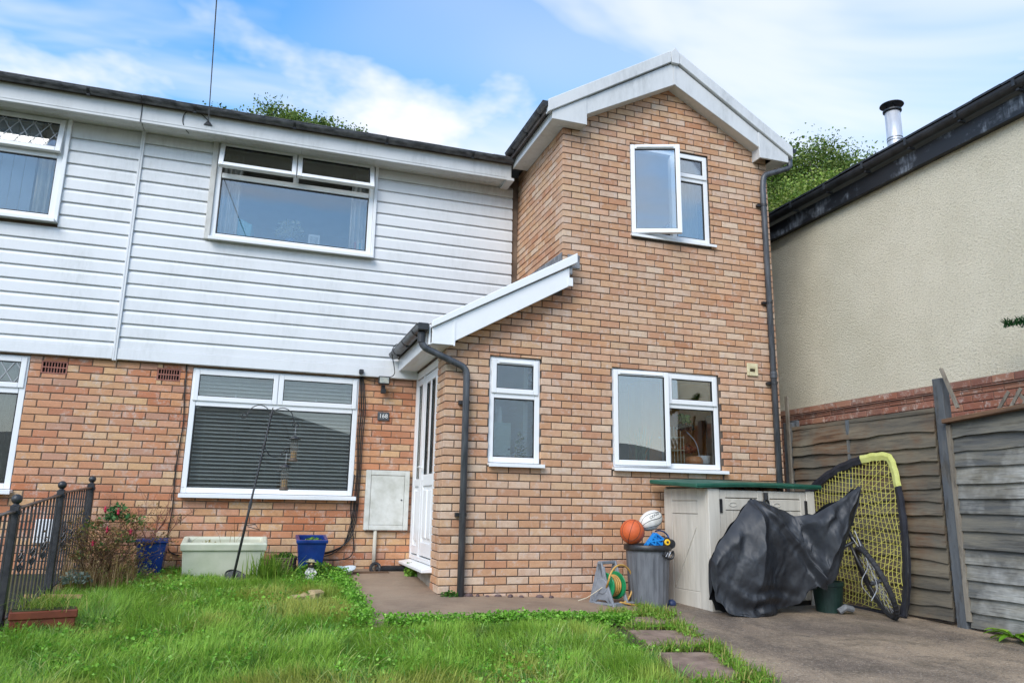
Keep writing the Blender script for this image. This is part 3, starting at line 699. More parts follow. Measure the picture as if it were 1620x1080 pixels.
# right downpipe
dp = bend([(5.865, 7.0, 5.15), (5.865, 7.0, 4.99), (5.50, 7.035, 4.845), (5.485, 7.045, 4.70), (5.485, 7.045, -.06)], .06, 6)
o = MB().tube(dp, .034, 14).build('downpipe', PIPE, house, smooth=True)
for z in (4.46, 3.25, 2.30): MB().tube([(5.485, 7.045, z-.014), (5.485, 7.045, z+.014)], .040, 14).box(5.41, 7.06, z-.014, 5.47, 7.098, z+.014).build('pipe_clip', BLACKP, o)
MB().lathe([(.041, 0), (.041, .03), (.038, .035), (.041, .04), (.041, .07), (.034, .075)], (5.485, 7.045, 2.36), 14).build('pipe_socket', PIPE, o)
# overflow vent on the right of the wall
CREAM = simple('cream_plastic', lin(214, 204, 168), lin(196, 184, 146), .5, 20)
m = MB(); a, b, c, d = 5.165, 5.305, 2.375, 2.52; m.box(a, YE-.022, c, a+.032, YE+.0, d).box(b-.032, YE-.022, c, b, YE, d).box(a+.032, YE-.0215, c, b-.032, YE, c+.045).box(a+.032, YE-.0215, d-.05, b-.032, YE, d)
o = m.build('wall_vent', CREAM, house, bevel=.004); MB().box(a+.03, YE-.006, c+.04, b-.03, YE-.001, d-.045).build('vent_backing', simple('dark_brass', lin(70, 58, 38), None, .5), o); MB().box(a+.034, YE-.018, d-.062, b-.034, YE-.004, d-.05).build('vent_flap', CREAM, o)

# --- front door (in the porch's left side, facing -X)
XD = XL+.012
def dbox(m, y0, y1, z0, z1, x0=0.0, x1=.05): return m.box(XD+x0, y0, z0, XD+x1, y1, z1)
m = MB(); dbox(m, 7.475, 7.535, .30, 2.385); dbox(m, 8.575, 8.645, .30, 2.385); dbox(m, 7.535, 8.575, 2.30, 2.385, .001); dbox(m, 8.165, 8.225, .30, 2.30, .0015); dbox(m, 7.535, 8.575, .30, .345, .001)
frame = m.build('door_frame', UPVC, house, bevel=.004, seg=2)
dr = MB()                                    # door leaf: stiles, rails, panels
dbox(dr, 7.545, 7.625, .36, 2.29, .006); dbox(dr, 8.075, 8.155, .36, 2.29, .006); dbox(dr, 7.625, 8.075, 2.20, 2.29, .0065); dbox(dr, 7.625, 8.075, .36, .50, .0065); dbox(dr, 7.625, 8.075, 1.08, 1.20, .0065); dbox(dr, 7.81, 7.89, 1.20, 2.20, .007); dbox(dr, 7.625, 8.075, .50, 1.08, .022)
leaf = dr.build('door', UPVC, house, bevel=.006, seg=2)
for ya, yb in ((7.65, 7.82), (7.88, 8.05)):
    p = MB(); dbox(p, ya, yb, .54, 1.04, .008, .03); p.build('door_panel', UPVC, leaf, bevel=.012, seg=2)
for ya, yb in ((7.63, 7.805), (7.895, 8.07)):
    p = MB(); dbox(p, ya, yb, 1.205, 2.195, .024, .03); p.build('pane', GLASS, leaf)
    g = MB(); dbox(g, ya-.002, ya+.012, 1.205, 2.195, .010, .022); dbox(g, yb-.012, yb+.002, 1.205, 2.195, .010, .022); g.build('gasket', GASKET, leaf)
h = MB(); dbox(h, 8.10, 8.125, 1.14, 1.36, -.004, .006); h.tube([(XD+.0, 8.112, 1.28), (XD-.045, 8.112, 1.28), (XD-.045, 8.02, 1.285)], .009, 8); h.build('handle', UPVC, leaf, bevel=.002)
sl_ = MB(); dbox(sl_, 8.235, 8.29, .36, 2.29, .004); dbox(sl_, 8.515, 8.57, .36, 2.29, .004); dbox(sl_, 8.29, 8.515, 2.22, 2.29, .0045); dbox(sl_, 8.29, 8.515, .36, .45, .0045); dbox(sl_, 8.29, 8.515, 1.08, 1.16, .0045); dbox(sl_, 8.29, 8.515, .45, 1.08, .022)
side_l = sl_.build('side_light', UPVC, house, bevel=.005, seg=2)
p = MB(); dbox(p, 8.295, 8.51, 1.165, 2.215, .022, .028); p.build('pane', GLASS, side_l)
p = MB(); dbox(p, 8.315, 8.49, .49, 1.04, .010, .03); p.build('door_panel', UPVC, side_l, bevel=.01)
for y in (8.345, 8.46):
    p = MB(); dbox(p, y-.006, y+.006, 1.165, 2.215, .012, .02); p.build('gasket', GASKET, side_l)
MB().prism([(XD+.05, 0, .298), (XD-.115, 0, .268), (XD-.115, 0, .240), (XD+.05, 0, .240)], (0, 7.40, 0), (0, 8.64, 0)).build('door_sill', UPVC, house, bevel=.004)
MB().box(XL+.012, 7.475, -.05, XL+.11, YM-.002, .239).build('threshold', simple('cement_render', lin(150, 140, 126), lin(170, 160, 146), .9, 9, .5, 60), house)
MB().box(XL+.005, 7.475, 2.388, XL+.10, YM-.002, 2.52).build('door_lintel', MORTAR, house)
# porch interior backing so the door glass looks into a dim hall
MB().box(2.55, 7.3, .1, 2.6, 8.6, 2.5).build('room_wall', ROOMW, house)

# ------------------------------------------------------------------ neighbouring rendered house on the right
XN = 6.50
nb = thing('house', 'neighbouring cream pebbledashed house with black eaves beyond the fence', 'house', (XN, 6.5, -.05))
t = NT('cream_roughcast')
n1 = t.noise(46, 4, 0.75); n2 = t.noise(1.6, 5, 0.65); n3 = t.noise(130, 2, 0.6)
c = t.mix(t.rng(n2, 0.35, 0.65), lin(238, 229, 205), lin(226, 217, 192)); c = t.mix(t.rng(n1, 0.52, 0.66, 0, .48), c, lin(158, 148, 124))
t.set('Base Color', c); t.set('Roughness', .95); t.bump(t.math('ADD', n1, t.math('MULTIPLY', n3, .6)), .75, .04)
RENDER = t.m
nbw = MB().box(XN, 3.45, 2.17, XN+.25, 13, 4.60).build('rendered_wall', RENDER, nb)
nbb = MB().box(XN-.012, 3.45, -.2, XN+.25, 13, 2.165).build('brick_base_wall', mortar_mat('mortar_red', lin(118, 92, 80), lin(140, 112, 98)), nb)
W3 = Wall()
rb = []
for r in range(9):
    zc = 2.165-.075*(r+1)+.0375; y = 3.6+(.1125 if r % 2 else 0)
    while y < 9.3: rb.append((y, y+BW, zc+random.uniform(-.002, .002), BD)); y += .225
W3.side(nbb, rb, XN-.022, PAL_RED); W3.make(300, nb)
t = NT('weathered_black_eaves')
n1 = t.noise(3.0, 5, .65, stretch=(1, 1, 1.5)); n2 = t.noise(30, 3, .6, stretch=(1, 1, .2))
t.set('Base Color', t.mix(t.math('MULTIPLY', t.rng(n1, .50, .68), t.rng(n2, .35, .7)), lin(30, 32, 36), lin(150, 158, 168))); t.set('Roughness', .45); EAVE = t.m
EAVEB = simple('black_eaves', lin(26, 27, 30), lin(50, 52, 55), .5, 6)
MB().box(6.42, 3.45, 4.515, 6.445, 13, 4.71).build('fascia_board', EAVE, nb, bevel=.004)
MB().box(6.446, 3.45, 4.52, XN+.1, 13, 4.545).build('soffit_board', EAVEB, nb)
m = MB(); pts = [(6.362+.062*math.cos(math.pi*k/10), 0, 4.80-.075*math.sin(math.pi*k/10)) for k in range(11)]
pts2 = [(6.362+.055*math.cos(math.pi*k/10), 0, 4.802-.066*math.sin(math.pi*k/10)) for k in range(10, -1, -1)]
go = m.prism(pts+pts2, (0, 3.45, 0), (0, 13, 0)).build('gutter', EAVEB, nb)
for k in range(12):
    y = 3.2+k*.62; MB().box(6.34, y, 4.71, 6.419, y+.03, 4.73).box(6.292, y, 4.745, 6.302, y+.03, 4.815).build('gutter_clip', EAVEB, go)
# two courses of eaves tiles and the slope behind
MB().prism([(6.36, 0, 4.845), (11.5, 0, 6.55), (11.5, 0, 6.45), (6.36, 0, 4.805)], (0, 3.45, 0), (0, 13, 0)).build('roof', ROOFM, nb)
for k in range(34):
    y = 2.2+k*.30; j = random.uniform(-.008, .008)
    MB().prism([(6.325+j, 0, 4.835), (6.325+j, 0, 4.857), (6.75, 0, 4.857+.15), (6.75, 0, 4.83+.15)], (0, y+.003, 0), (0, y+.297, 0)).build('roof_tile', EAVEB, nb)
flue = thing('flue_pipe', 'silver twin-wall flue with a dark cowl on the neighbouring roof', 'flue', (7.35, 6.79, 5.10))
STEEL = simple('stainless_steel', lin(188, 190, 194), lin(214, 216, 220), .38, 5, 0, metal=.35, stretch=(3, 3, .4))
MB().tube([(7.35, 6.79, 5.0), (7.35, 6.79, 5.93)], .092, 24).build('pipe', STEEL, flue, smooth=True)
MB().tube([(7.35, 6.79, 5.50), (7.35, 6.79, 5.512)], .0955, 24).tube([(7.35, 6.79, 5.535), (7.35, 6.79, 5.547)], .0955, 24).build('pipe_band', simple('dull_steel', lin(120, 122, 126), None, .4, metal=.5), flue)
MB().lathe([(.0, .06), (.05, .055), (.14, .03), (.145, .02), (.14, .015), (.05, .02), (0, .02)], (7.35, 6.79, 5.985), 24).build('cowl', EAVEB, flue, smooth=True)
MB().lathe([(.10, 0), (.112, .012), (.112, .03), (.085, .035), (.085, 0)], (7.35, 6.79, 5.905), 24).build('collar', EAVEB, flue)
for a in range(3): MB().tube([(7.35+.06*math.cos(a*2.1), 6.79+.06*math.sin(a*2.1), 5.93), (7.35+.06*math.cos(a*2.1), 6.79+.06*math.sin(a*2.1), 6.01)], .008, 6).build('strut', EAVEB, flue)

# ------------------------------------------------------------------ fence
def wood(name, a, b, c, sc=(1, .12, 1)):
    t = NT(name); n1 = t.noise(9, 5, .65, stretch=sc); n2 = t.noise(42, 4, .7, stretch=(sc[0], sc[1]*.5, sc[2])); n3 = t.noise(2.2, 4, .6)
    oi = t.n.new('ShaderNodeObjectInfo').outputs['Random']
    col = t.mix(t.rng(n1, .35, .65), a, b); col = t.mix(t.math('MULTIPLY', t.rng(n3, .47, .66), t.rng(n2, .3, .6)), col, c)
    col = t.mix(t.rng(n2, .52, .66, 0, .55), col, lin(38, 36, 34)); col = t.mix(t.rng(oi, 0, 1, 0, .28), col, lin(70, 62, 50))
    t.set('Base Color', col); t.set('Roughness', .88); t.bump(t.math('ADD', n1, n2), .6, .01); return t.m
WOODL = wood('weathered_waney_board', lin(84, 80, 72), lin(122, 112, 94), lin(108, 76, 50))
WOODR = wood('grey_waney_board', lin(84, 87, 88), lin(134, 129, 114), lin(190, 190, 184))
WOODP = wood('grey_post', lin(80, 87, 95), lin(102, 108, 112), lin(120, 110, 92), (1, 1, .12))
WOODC = wood('brown_capping', lin(112, 82, 60), lin(136, 104, 78), lin(84, 72, 60))
WOODB = wood('bleached_batten', lin(150, 142, 128), lin(120, 112, 100), lin(96, 88, 78), (1, 1, .12))
def waney(parent, y0, y1, z, h, X, mat, wav, seed, lean=.012):
    rg = random.Random(seed); n = 12; v, f = [], []; ph = [rg.uniform(0, 6) for _ in range(4)]; th = .016
    for i in range(n+1):
        u = i/n; y = y0+(y1-y0)*u
        dz = wav*(.6*math.sin(u*5+ph[0])+.35*math.sin(u*13+ph[1])+.25*math.sin(u*29+ph[2])); bow = .004*math.sin(u*7+ph[3])
        zb, zt = z-.012+dz, z+h
        v += [(X-lean-th+bow, y, zb), (X-lean+bow, y, zb), (X+bow, y, zt), (X-th+bow, y, zt)]
    for i in range(n):
        a, b = i*4, i*4+4
        for k in range(4): f.append((a+k, a+(k+1) % 4, b+(k+1) % 4, b+k))
    f += [(3, 2, 1, 0), (n*4, n*4+1, n*4+2, n*4+3)]
    MB().add(v, f).build('board', mat, parent)
fl = thing('garden_fence', 'brown and grey waney-edge fence panel behind the folded goal', 'fence', (5.86, 6.2, -.03), 'fence panels along the drive')
z = -.02
k = 0
while z < 1.70:
    h = random.uniform(.125, .15); waney(fl, 5.27, 7.22, z, h+.03, 5.868, WOODL, .020, 100+k, .036); z += h-.012; k += 1
MB().box(5.84, 5.26, 1.795, 5.885, 7.25, 1.835).build('top_rail', WOODL, fl)
MB().box(5.868, 5.27, 0, 5.905, 5.31, 1.80).build('batten', WOODP, fl); MB().box(5.868, 7.18, 0, 5.905, 7.22, 1.80).build('batten', WOODP, fl); MB().box(5.822, 6.33, .9, 5.842, 6.365, 1.83).build('batten', WOODP, fl)
fr = thing('garden_fence', 'grey and white stained waney-edge fence panel with brown capping at the right edge', 'fence', (5.86, 4.2, -.05), 'fence panels along the drive')
z = -.04; k = 0
while z < 1.56:
    h = random.uniform(.128, .155); waney(fr, 3.25, 5.10, z, h+.02, 5.855+random.uniform(-.006, .006), WOODR, .006 if z < 1.4 else .02, 300+k, .030); z += h-.010; k += 1
MB().prism([(5.80, 5.13, 1.675), (5.80, 3.2, 1.80), (5.80, 3.2, 1.835), (5.80, 5.13, 1.712)], (-.04, 0, 0), (.075, 0, 0)).build('capping', WOODC, fr, bevel=.003)
MB().box(5.80, 5.085, 0, 5.825, 5.125, 1.66).build('batten', WOODB, fr); MB().box(5.862, 3.3, 0, 5.90, 3.34, 1.7).build('batten', WOODP, fr)
p = MB().box(5.815, 5.135, -.1, 5.90, 5.235, 2.095).build('fence_post', WOODP, None, bevel=.004); tag(p, 'dark grey square fence post between the two fence panels', 'post')
p = thing('fence_post', 'grey fence post with a taller bleached batten, against the brick extension corner', 'post', (5.86, 7.3, -.1))
MB().box(5.80, 7.235, -.1, 5.90, 7.335, 1.89).build('post', WOODP, p, bevel=.004); MB().box(5.775, 7.20, .8, 5.798, 7.25, 2.19).build('batten', WOODB, p, bevel=.003); MB().box(5.905, 7.225, -.1, 5.945, 7.34, 1.92).build('batten', WOODP, p)
o = MB().beam((5.79, 5.10, 2.17), (5.80, 4.98, 1.80), .03, .022).build('wood_offcut', WOODB, None); tag(o, 'short weathered stick leaning on top of the dark grey fence post', 'stick')
tr = thing('trellis', 'broken wooden trellis piece showing above the fence panel with brown capping', 'trellis', (5.93, 4.4, 1.70))
for k in range(6):
    y = 4.75-k*.11
    MB().beam((5.93, y, 1.70), (5.93, y-.16, 1.90+.012*k), .028, .010, (1, 0, 0)).build('slat', WOODB, tr)
    if k > 1: MB().beam((5.942, y-.16, 1.70), (5.942, y, 1.89), .028, .010, (1, 0, 0)).build('slat', WOODB, tr)
MB().tube([(6.462, 8.4, 2.072), (6.462, 7.4, 2.070), (6.462, 6.6, 2.0715), (6.462, 6.0, 2.070), (6.462, 5.6, 2.0735), (6.462, 5.0, 2.071), (6.462, 4.2, 2.073)], .006, 6).build('wall_cable', CABLE, nb)

# ------------------------------------------------------------------ storage shed, green lid
RES = simple('beige_resin', lin(204, 198, 186), lin(186, 180, 168), .55, 5, .15, 70, stretch=(3, 3, .35))
GREEN = simple('green_lid_plastic', lin(14, 72, 58), lin(34, 92, 74), .45, 5, .2, 40)
shed = thing('storage_shed', 'beige plastic garden store with a green lid under the kitchen window', 'storage box', (4.7, 6.7, -.05))
FLc = Vector((4.09, 6.34, 0)); fd = Vector((.988, .12, 0)).normalized(); bd = Vector((-fd.y, fd.x, 0)); SWd, SDp = 1.36, .66
def sp_(u, w, z): return FLc+fd*u+bd*w+Vector((0, 0, z))
def sbox(m, u0, u1, w0, w1, z0, z1):
    v = [sp_(u, w, z) for z in (z0, z1) for u, w in ((u0, w0), (u1, w0), (u1, w1), (u0, w1))]
    return m.add(v, [(3, 2, 1, 0), (4, 5, 6, 7), (0, 1, 5, 4), (1, 2, 6, 5), (2, 3, 7, 6), (3, 0, 4, 7)])
m = MB(); sbox(m, 0, .012, 0, SDp, -.06, 1.09); sbox(m, SWd-.012, SWd, 0, SDp, -.06, 1.09); sbox(m, 0.012, SWd-.012, SDp-.012, SDp, -.06, 1.11); m.build('carcass', RES, shed)
pw = MB(); sbox(pw, -.012, .125, -.035, -.001, -.055, 1.085); sbox(pw, -.0125, -.0005, 0, .13, -.055, 1.085); pw.build('corner_post', RES, shed, bevel=.008, seg=2)
sbox(MB(), SWd-.10, SWd+.012, -.035, -.001, -.055, 1.085).build('corner_post', RES, shed, bevel=.008, seg=2)
sd_ = MB(); sbox(sd_, -.0115, -.001, .53, SDp, -.055, 1.09); sbox(sd_, -.011, -.001, .131, .529, .97, 1.09); sbox(sd_, -.011, -.001, .131, .529, .845, .962); sbox(sd_, -.011, -.001, .131, .529, -.055, .12); sd_.build('side_rail', RES, shed, bevel=.004)
for k in range(5):
    w0 = .132+k*.0795; sbox(MB(), -.006, -.0015, w0, w0+.0765, .124, .838).build('side_plank', RES, shed, bevel=.002)
a, b = sp_(-.010, .16, .72), sp_(-.010, .50, .15); MB().beam(a, b, .012, .010, tuple(-fd)).build('brace', RES, shed)
for u0, u1, hinge in ((.135, .69, 0), (.70, 1.255, 1)):
    dm = MB(); s = .075; z0, z1 = .02, 1.075; yf, yb2 = -.022, -.002
    sbox(dm, u0, u0+s, yf, yb2, z0, z1); sbox(dm, u1-s, u1, yf, yb2, z0, z1); sbox(dm, u0+s, u1-s, yf+.001, yb2, z1-.073, z1); sbox(dm, u0+s, u1-s, yf+.001, yb2, .885, .995); sbox(dm, u0+s, u1-s, yf+.001, yb2, z0, .10)
    d_ = dm.build('door', RES, shed, bevel=.005)
    for k in range(4):
        q0 = u0+s+.002+k*(u1-u0-2*s)/4; sbox(MB(), q0, q0+(u1-u0-2*s)/4-.004, yf+.008, yb2, .103, .882).build('door_plank', RES, d_, bevel=.002)
    hx = u0-.004 if not hinge else u1+.004
    for zz in (.86, .12): sbox(MB(), hx-.028, hx+.03, -.034, -.0225 if not hinge else -.0225, zz, zz+.13).build('hinge', BLACKP, d_, bevel=.003)
    el = MB(); el.tube([sp_(u0+.16+.045*math.cos(R(a)), -.0245, .94+.02*math.sin(R(a))) for a in range(0, 361, 30)], .003, 5).build('oval_badge', RES, d_)
sbox(MB(), .13, SWd-.10, .0, .02, -.055, .015).build('plinth', BLACKP, shed)
# lid: thin slab, front edge with ribs, slightly crooked
def lidz(u, w): return 1.083+.045*(w/SDp)+.008*math.sin(u*3.4)+(.016*u)
m = MB(); n = 14; v, f = [], []
for i in range(n+1):
    u = -.17+(SWd+.27)*i/n
    for w in (-.06, SDp+.03):
        v += [sp_(u, w, lidz(u, w)+.012), sp_(u, w, lidz(u, w)+.055)]
for i in range(n):
    a, b = i*4, i*4+4; f += [(a, b, b+1, a+1), (a+1, b+1, b+3, a+3), (a+3, b+3, b+2, a+2), (a+2, b+2, b, a)]
f += [(0, 1, 3, 2), (n*4, n*4+2, n*4+3, n*4+1)]
m.add(v, f).build('lid', GREEN, shed, bevel=.012, seg=3)
for zo in (.020, .034): MB().tube([sp_(-.165+(SWd+.26)*i/n, -.064, lidz(-.165+(SWd+.26)*i/n, -.06)+zo) for i in range(n+1)], .005, 6).build('lid_rib', GREEN, shed)
MB().tube([sp_(.695, -.05, 1.06), sp_(.695, -.05, .99)], .022, 8).tube(arc(sp_(.695, -.05, .955), .035, 0, 360, 12, fd, (0, 0, 1)), .011, 8).build('hasp', BLACKP, shed)

# ------------------------------------------------------------------ dustbin with toys
BINM = simple('grey_bin_plastic', lin(82, 84, 88), lin(112, 114, 118), .6, 7, .2, 60, stretch=(3, 3, .4))
bc = Vector((3.66, 6.74, -.035))
dustbin = thing('dustbin', 'ribbed grey plastic dustbin filled with toys beside the storage box', 'dustbin', bc)
v, f = [], []; seg = 72; prof = [(.176, 0), (.180, .02), (.183, .045), (.205, .46), (.208, .51), (.210, .54)]
for j, (r, zz) in enumerate(prof):
    for k in range(seg):
        a = 2*math.pi*k/seg; rr = r*(1+(.018 if (k % 3 == 0 and 1 < j < 4) else 0)); v.append((bc.x+rr*math.cos(a), bc.y+rr*math.sin(a), bc.z+zz))
for j in range(len(prof)-1):
    for k in range(seg): f.append((j*seg+k, j*seg+(k+1) % seg, (j+1)*seg+(k+1) % seg, (j+1)*seg+k))
f.append(tuple(range(seg-1, -1, -1)))
MB().add(v, f).build('body', BINM, dustbin)
MB().lathe([(.205, .525), (.228, .528), (.232, .54), (.230, .575), (.222, .582), (.205, .580), (.2, .54), (.195, .49)], bc, 48).build('rim', BLACKP, dustbin, smooth=True)
MB().lathe([(0.001, .50), (.195, .50)], bc, 32).build('rubbish', simple('dark_contents', lin(40, 40, 42), None, .8), dustbin)
hx = bc+Vector((.115, -.215, .50)); MB().tube(arc(hx, .045, 150, 400, 12, (1, 0, 0), (0, 0, 1)), .011, 8).tube([hx+Vector((-.07, .0, -.01)), hx+Vector((.08, .06, .01))], .012, 8).build('lid_clip', BLACKP, dustbin)
MB().tube([hx+Vector((-.05, -.02, -.02)), hx+Vector((-.03, -.025, .015)), hx+Vector((-.02, -.02, -.025)), hx+Vector((.0, -.02, .02))], .004, 6).build('wire_clip', STEEL, dustbin)
tq = NT('basketball_skin'); tq.set('Base Color', tq.mix(tq.rng(tq.noise(30, 3), .3, .7), lin(190, 84, 40), lin(206, 98, 50))); tq.set('Roughness', .6); tq.bump(tq.noise(420, 1, .3), .35, .002)
bbc = Vector((3.475, 6.70, .665)); bb = thing('basketball', 'orange basketball resting on the full dustbin', 'ball', bbc-Vector((0, 0, .118)))
MB().ball(bbc, .118, 32, 20).build('skin', tq.m, bb, smooth=True)
rot = Matrix.Rotation(R(20), 3, 'Y') @ Matrix.Rotation(R(-35), 3, 'Z')
for kind in range(4):
    pts = []
    for a in range(0, 361, 10):
        t_ = R(a)
        if kind == 0: q = Vector((math.cos(t_), 0, math.sin(t_)))
        elif kind == 1: q = Vector((0, math.cos(t_), math.sin(t_)))
        else:
            s = 1 if kind == 2 else -1; q = Vector((math.cos(t_)*.75, s*(.62+.12*math.cos(2*t_)), math.sin(t_)*.75)).normalized()
        pts.append(bbc + rot @ (q*.1178))
    MB().tube(pts, .0022, 5, cap=False).build('seam', GASKET, bb)
rc = Vector((3.70, 6.74, .772)); rrot = Matrix.Rotation(R(28), 3, 'Y') @ Matrix.Rotation(R(10), 3, 'Z')
rugby = thing('rugby_ball', 'white rugby ball with black markings on top of the dustbin', 'ball', rc-Vector((0, 0, .09)))
RW = simple('white_rubber', lin(226, 224, 216), lin(208, 204, 194), .55, 25, .3, 600, bdist=.001)
MB().ball(rc, .103, 28, 18, (.88, .88, 1.28), rrot @ Matrix.Rotation(R(35), 3, 'Y')).build('skin', RW, rugby, smooth=True)
RQ = rrot @ Matrix.Rotation(R(35), 3, 'Y')
def on_rugby(lat, lon, k=1.004): return rc + RQ @ Vector((math.cos(R(lat))*math.cos(R(lon))*.88, math.cos(R(lat))*math.sin(R(lon))*.88, math.sin(R(lat))*1.28))*.103*k
for lon in (-150, -105, -60, -20):
    MB().tube([on_rugby(la, lon+12*math.sin(R(la*2))) for la in range(-70, 71, 10)], [.0012+.0022*math.cos(R(la)) for la in range(-70, 71, 10)], 5).build('stripe', BLACKP, rugby)
for k, la in enumerate((30, 16, 2, -12)):    # four round letter shapes of the maker's mark
    pts = [on_rugby(la+6*math.sin(R(a)), -128+7*math.cos(R(a)), 1.006) for a in range(0, 361, 30)]
    MB().tube(pts, .0024, 5).build('letter', BLACKP, rugby)
BLUE = simple('blue_toy_plastic', lin(28, 128, 206), lin(36, 142, 218), .35, 8)
toy = thing('toy_truck', 'bright blue toy truck with a yellow wheel hub tipped into the dustbin', 'toy', (3.62, 6.66, .50))
m = MB(); A = Vector((3.53, 6.575, .505)); B = Vector((3.655, 6.56, .655)); Cc = Vector((3.74, 6.56, .60)); Dd = Vector((3.70, 6.57, .51)); off = Vector((.015, .07, .0))
for p, q in ((A, B), (B, Cc), (Cc, Dd), (A, Dd), (A.lerp(B, .5), Dd), (A.lerp(B, .5), Cc), (B, Dd.lerp(A, .3)), (A.lerp(B, .75), Cc.lerp(Dd, .6))):
    m.beam(p, q, .014, .016, (0, 1, 0)); m.beam(p+off, q+off, .014, .016, (0, 1, 0))
for p in (A, B, Cc, Dd, A.lerp(B, .5)): m.beam(p, p+off, .012, .012)
m.build('frame', BLUE, toy)
MB().prism([tuple(p) for p in (A.lerp(B, .35), B, Cc, Dd)], (.002, .012, 0), (.002, .060, 0)).build('body', BLUE, toy, bevel=.004)
wc = Vector((3.765, 6.545, .575)); MB().tube([wc, wc+Vector((.008, .05, 0))], .047, 20).build('tyre', BLACKP, toy, bevel=.008)
MB().tube([wc+Vector((-.001, -.010, 0)), wc+Vector((.004, .02, 0))], .029, 18).build('hub', simple('yellow_plastic', lin(240, 188, 40), None, .4), toy, bevel=.004)
MB().tube([wc+Vector((-.001, -.012, 0)), wc+Vector((.0, -.009, 0))], .012, 12).build('axle', BLACKP, toy)
wc2 = wc+Vector((.075, .05, -.02)); MB().tube([wc2, wc2+Vector((.01, .05, 0))], .045, 18).build('tyre', BLACKP, toy, bevel=.008)
o = MB().ball((3.63, 6.59, .517), .06, 16, 8, (1.4, .7, .28)).build('plastic_bag', simple('pale_plastic', lin(188, 200, 210), lin(160, 176, 190), .35, 20, .5, 40), None, smooth=True); tag(o, 'crumpled pale plastic bag at the front rim of the dustbin', 'bag')
o = MB().tube(arc((3.80, 6.78, .55), .125, -10, 110, 14, (.85, -.3, 0), (.1, 0, 1)), .008, 8).build('racket_handle', simple('navy_plastic', lin(30, 46, 78), lin(34, 90, 170), .4, 14), None, smooth=True); tag(o, 'dark curved plastic hoop sticking out of the dustbin', 'hoop')
o = MB().ball((3.885, 6.70, -.005), .045, 14, 10, (1, 1, .9)).box(3.88, 6.66, -.05, 3.93, 6.70, -.035).build('blue_ball', simple('navy_rubber', lin(38, 54, 92), None, .5), None, smooth=True); tag(o, 'small dark blue ball on the ground between dustbin and storage box', 'ball')

# ------------------------------------------------------------------ hose reel
HG = simple('grey_reel_plastic', lin(136, 140, 146), lin(116, 120, 126), .5, 10); HGR = simple('green_reel_plastic', lin(24, 128, 76), lin(34, 142, 88), .4, 8)
HOSE = simple('yellow_hose', lin(200, 158, 84), lin(180, 138, 70), .5, 10)
hb = Vector((3.26, 6.76, -.02)); reel = thing('hose_reel', 'garden hose reel with yellow hose and green drum against the brick wall', 'hose reel', hb)
ax = Vector((.92, .39, 0)).normalized(); pe = Vector((ax.y, -ax.x, 0))       # drum axis, and towards the viewer
c0 = hb+Vector((0, 0, .185))
for sgn, nm in ((-1, 'side_frame'), (1, 'side_frame')):
    base = hb+ax*(.105*sgn); m = MB()
    top = base+Vector((0, 0, .40))-pe*.03
    pl, pr = base+pe*.13, base-pe*.15
    if sgn < 0:
        for p, q, w in ((pl, top, .045), (pr, top, .045), (pl+Vector((0, 0, .03)), pr+Vector((0, 0, .03)), .05), (base+Vector((0, 0, .19)), top, .05), (base+Vector((0, 0, .19)), pl, .03), (base+Vector((0, 0, .19)), pr, .03)): m.beam(p, q, .022, w, tuple(pe))
        m.prism([tuple(base+pe*.12+Vector((0, 0, .01))), tuple(base+pe*.075+Vector((0, 0, .10))), tuple(base+pe*.03+Vector((0, 0, .36))), tuple(base-pe*.06+Vector((0, 0, .36))), tuple(base-pe*.09+Vector((0, 0, .12))), tuple(base-pe*.14+Vector((0, 0, .01))), tuple(base-pe*.05+Vector((0, 0, .06))), tuple(base+pe*.04+Vector((0, 0, .06)))], tuple(-ax*.008), tuple(ax*.008))
        m.tube([base+Vector((0, 0, .185))-ax*.016, base+Vector((0, 0, .185))+ax*.016], .07, 20)
    else:
        for p, q, w in ((pl, top, .035), (pr, top, .035)): m.beam(p, q, .02, w, tuple(pe))
    m.build(nm, HG, reel, bevel=.004)
MB().beam(hb+ax*-.12+Vector((0, 0, .395))-pe*.03, hb+ax*.12+Vector((0, 0, .395))-pe*.03, .03, .03).build('handle', HG, reel, bevel=.005)
MB().beam(hb+ax*-.10+pe*.12+Vector((0, 0, .025)), hb+ax*.22+pe*.12+Vector((0, 0, .02)), .06, .04).build('foot', HG, reel, bevel=.006)
for sgn in (-1, 1):
    cc = c0+ax*(.075*sgn); m = MB(); m.tube([cc-ax*.007, cc+ax*.007], .125, 32)
    m.tube(arc(cc+ax*.008*sgn, .122, 0, 360, 32, (0, 0, 1), pe), .007, 6); m.build('drum_flange', HGR, reel)
MB().tube([c0-ax*.07, c0+ax*.07], .06, 20).build('drum_core', HGR, reel)
pts = []
for i in range(8*24+1):
    t_ = i/24; lay_ = (t_ % 4)/4; side = lay_ if int(t_/4) % 2 == 0 else 1-lay_; r = .082+.010*int(t_/4); a = 2*math.pi*t_
    pts.append(c0+ax*(-.055+.11*side)+Vector((0, 0, 1))*(r*math.cos(a))+pe*(r*math.sin(a)))
MB().tube(pts, .0095, 7).build('hose', HOSE, reel, smooth=True)
lp = arc(c0+ax*.03+Vector((0, 0, .02)), .175, 165, -95, 22, ax, (0, 0, 1)); lp = [p+pe*.11 for p in lp]
lp = [c0-ax*.11+pe*.05+Vector((0, 0, -.02))]+lp+[hb+ax*-.02+pe*.14+Vector((0, 0, .05)), hb+ax*.12+pe*.17+Vector((0, 0, .02)), hb+ax*.20+pe*.18+Vector((0, 0, .012))]
MB().tube(bend(lp, .04, 3), .0095, 7).build('hose', HOSE, reel, smooth=True)
nz = hb+ax*.20+pe*.18+Vector((0, 0, .014)); YEL = simple('yellow_nozzle', lin(240, 176, 24), None, .4)
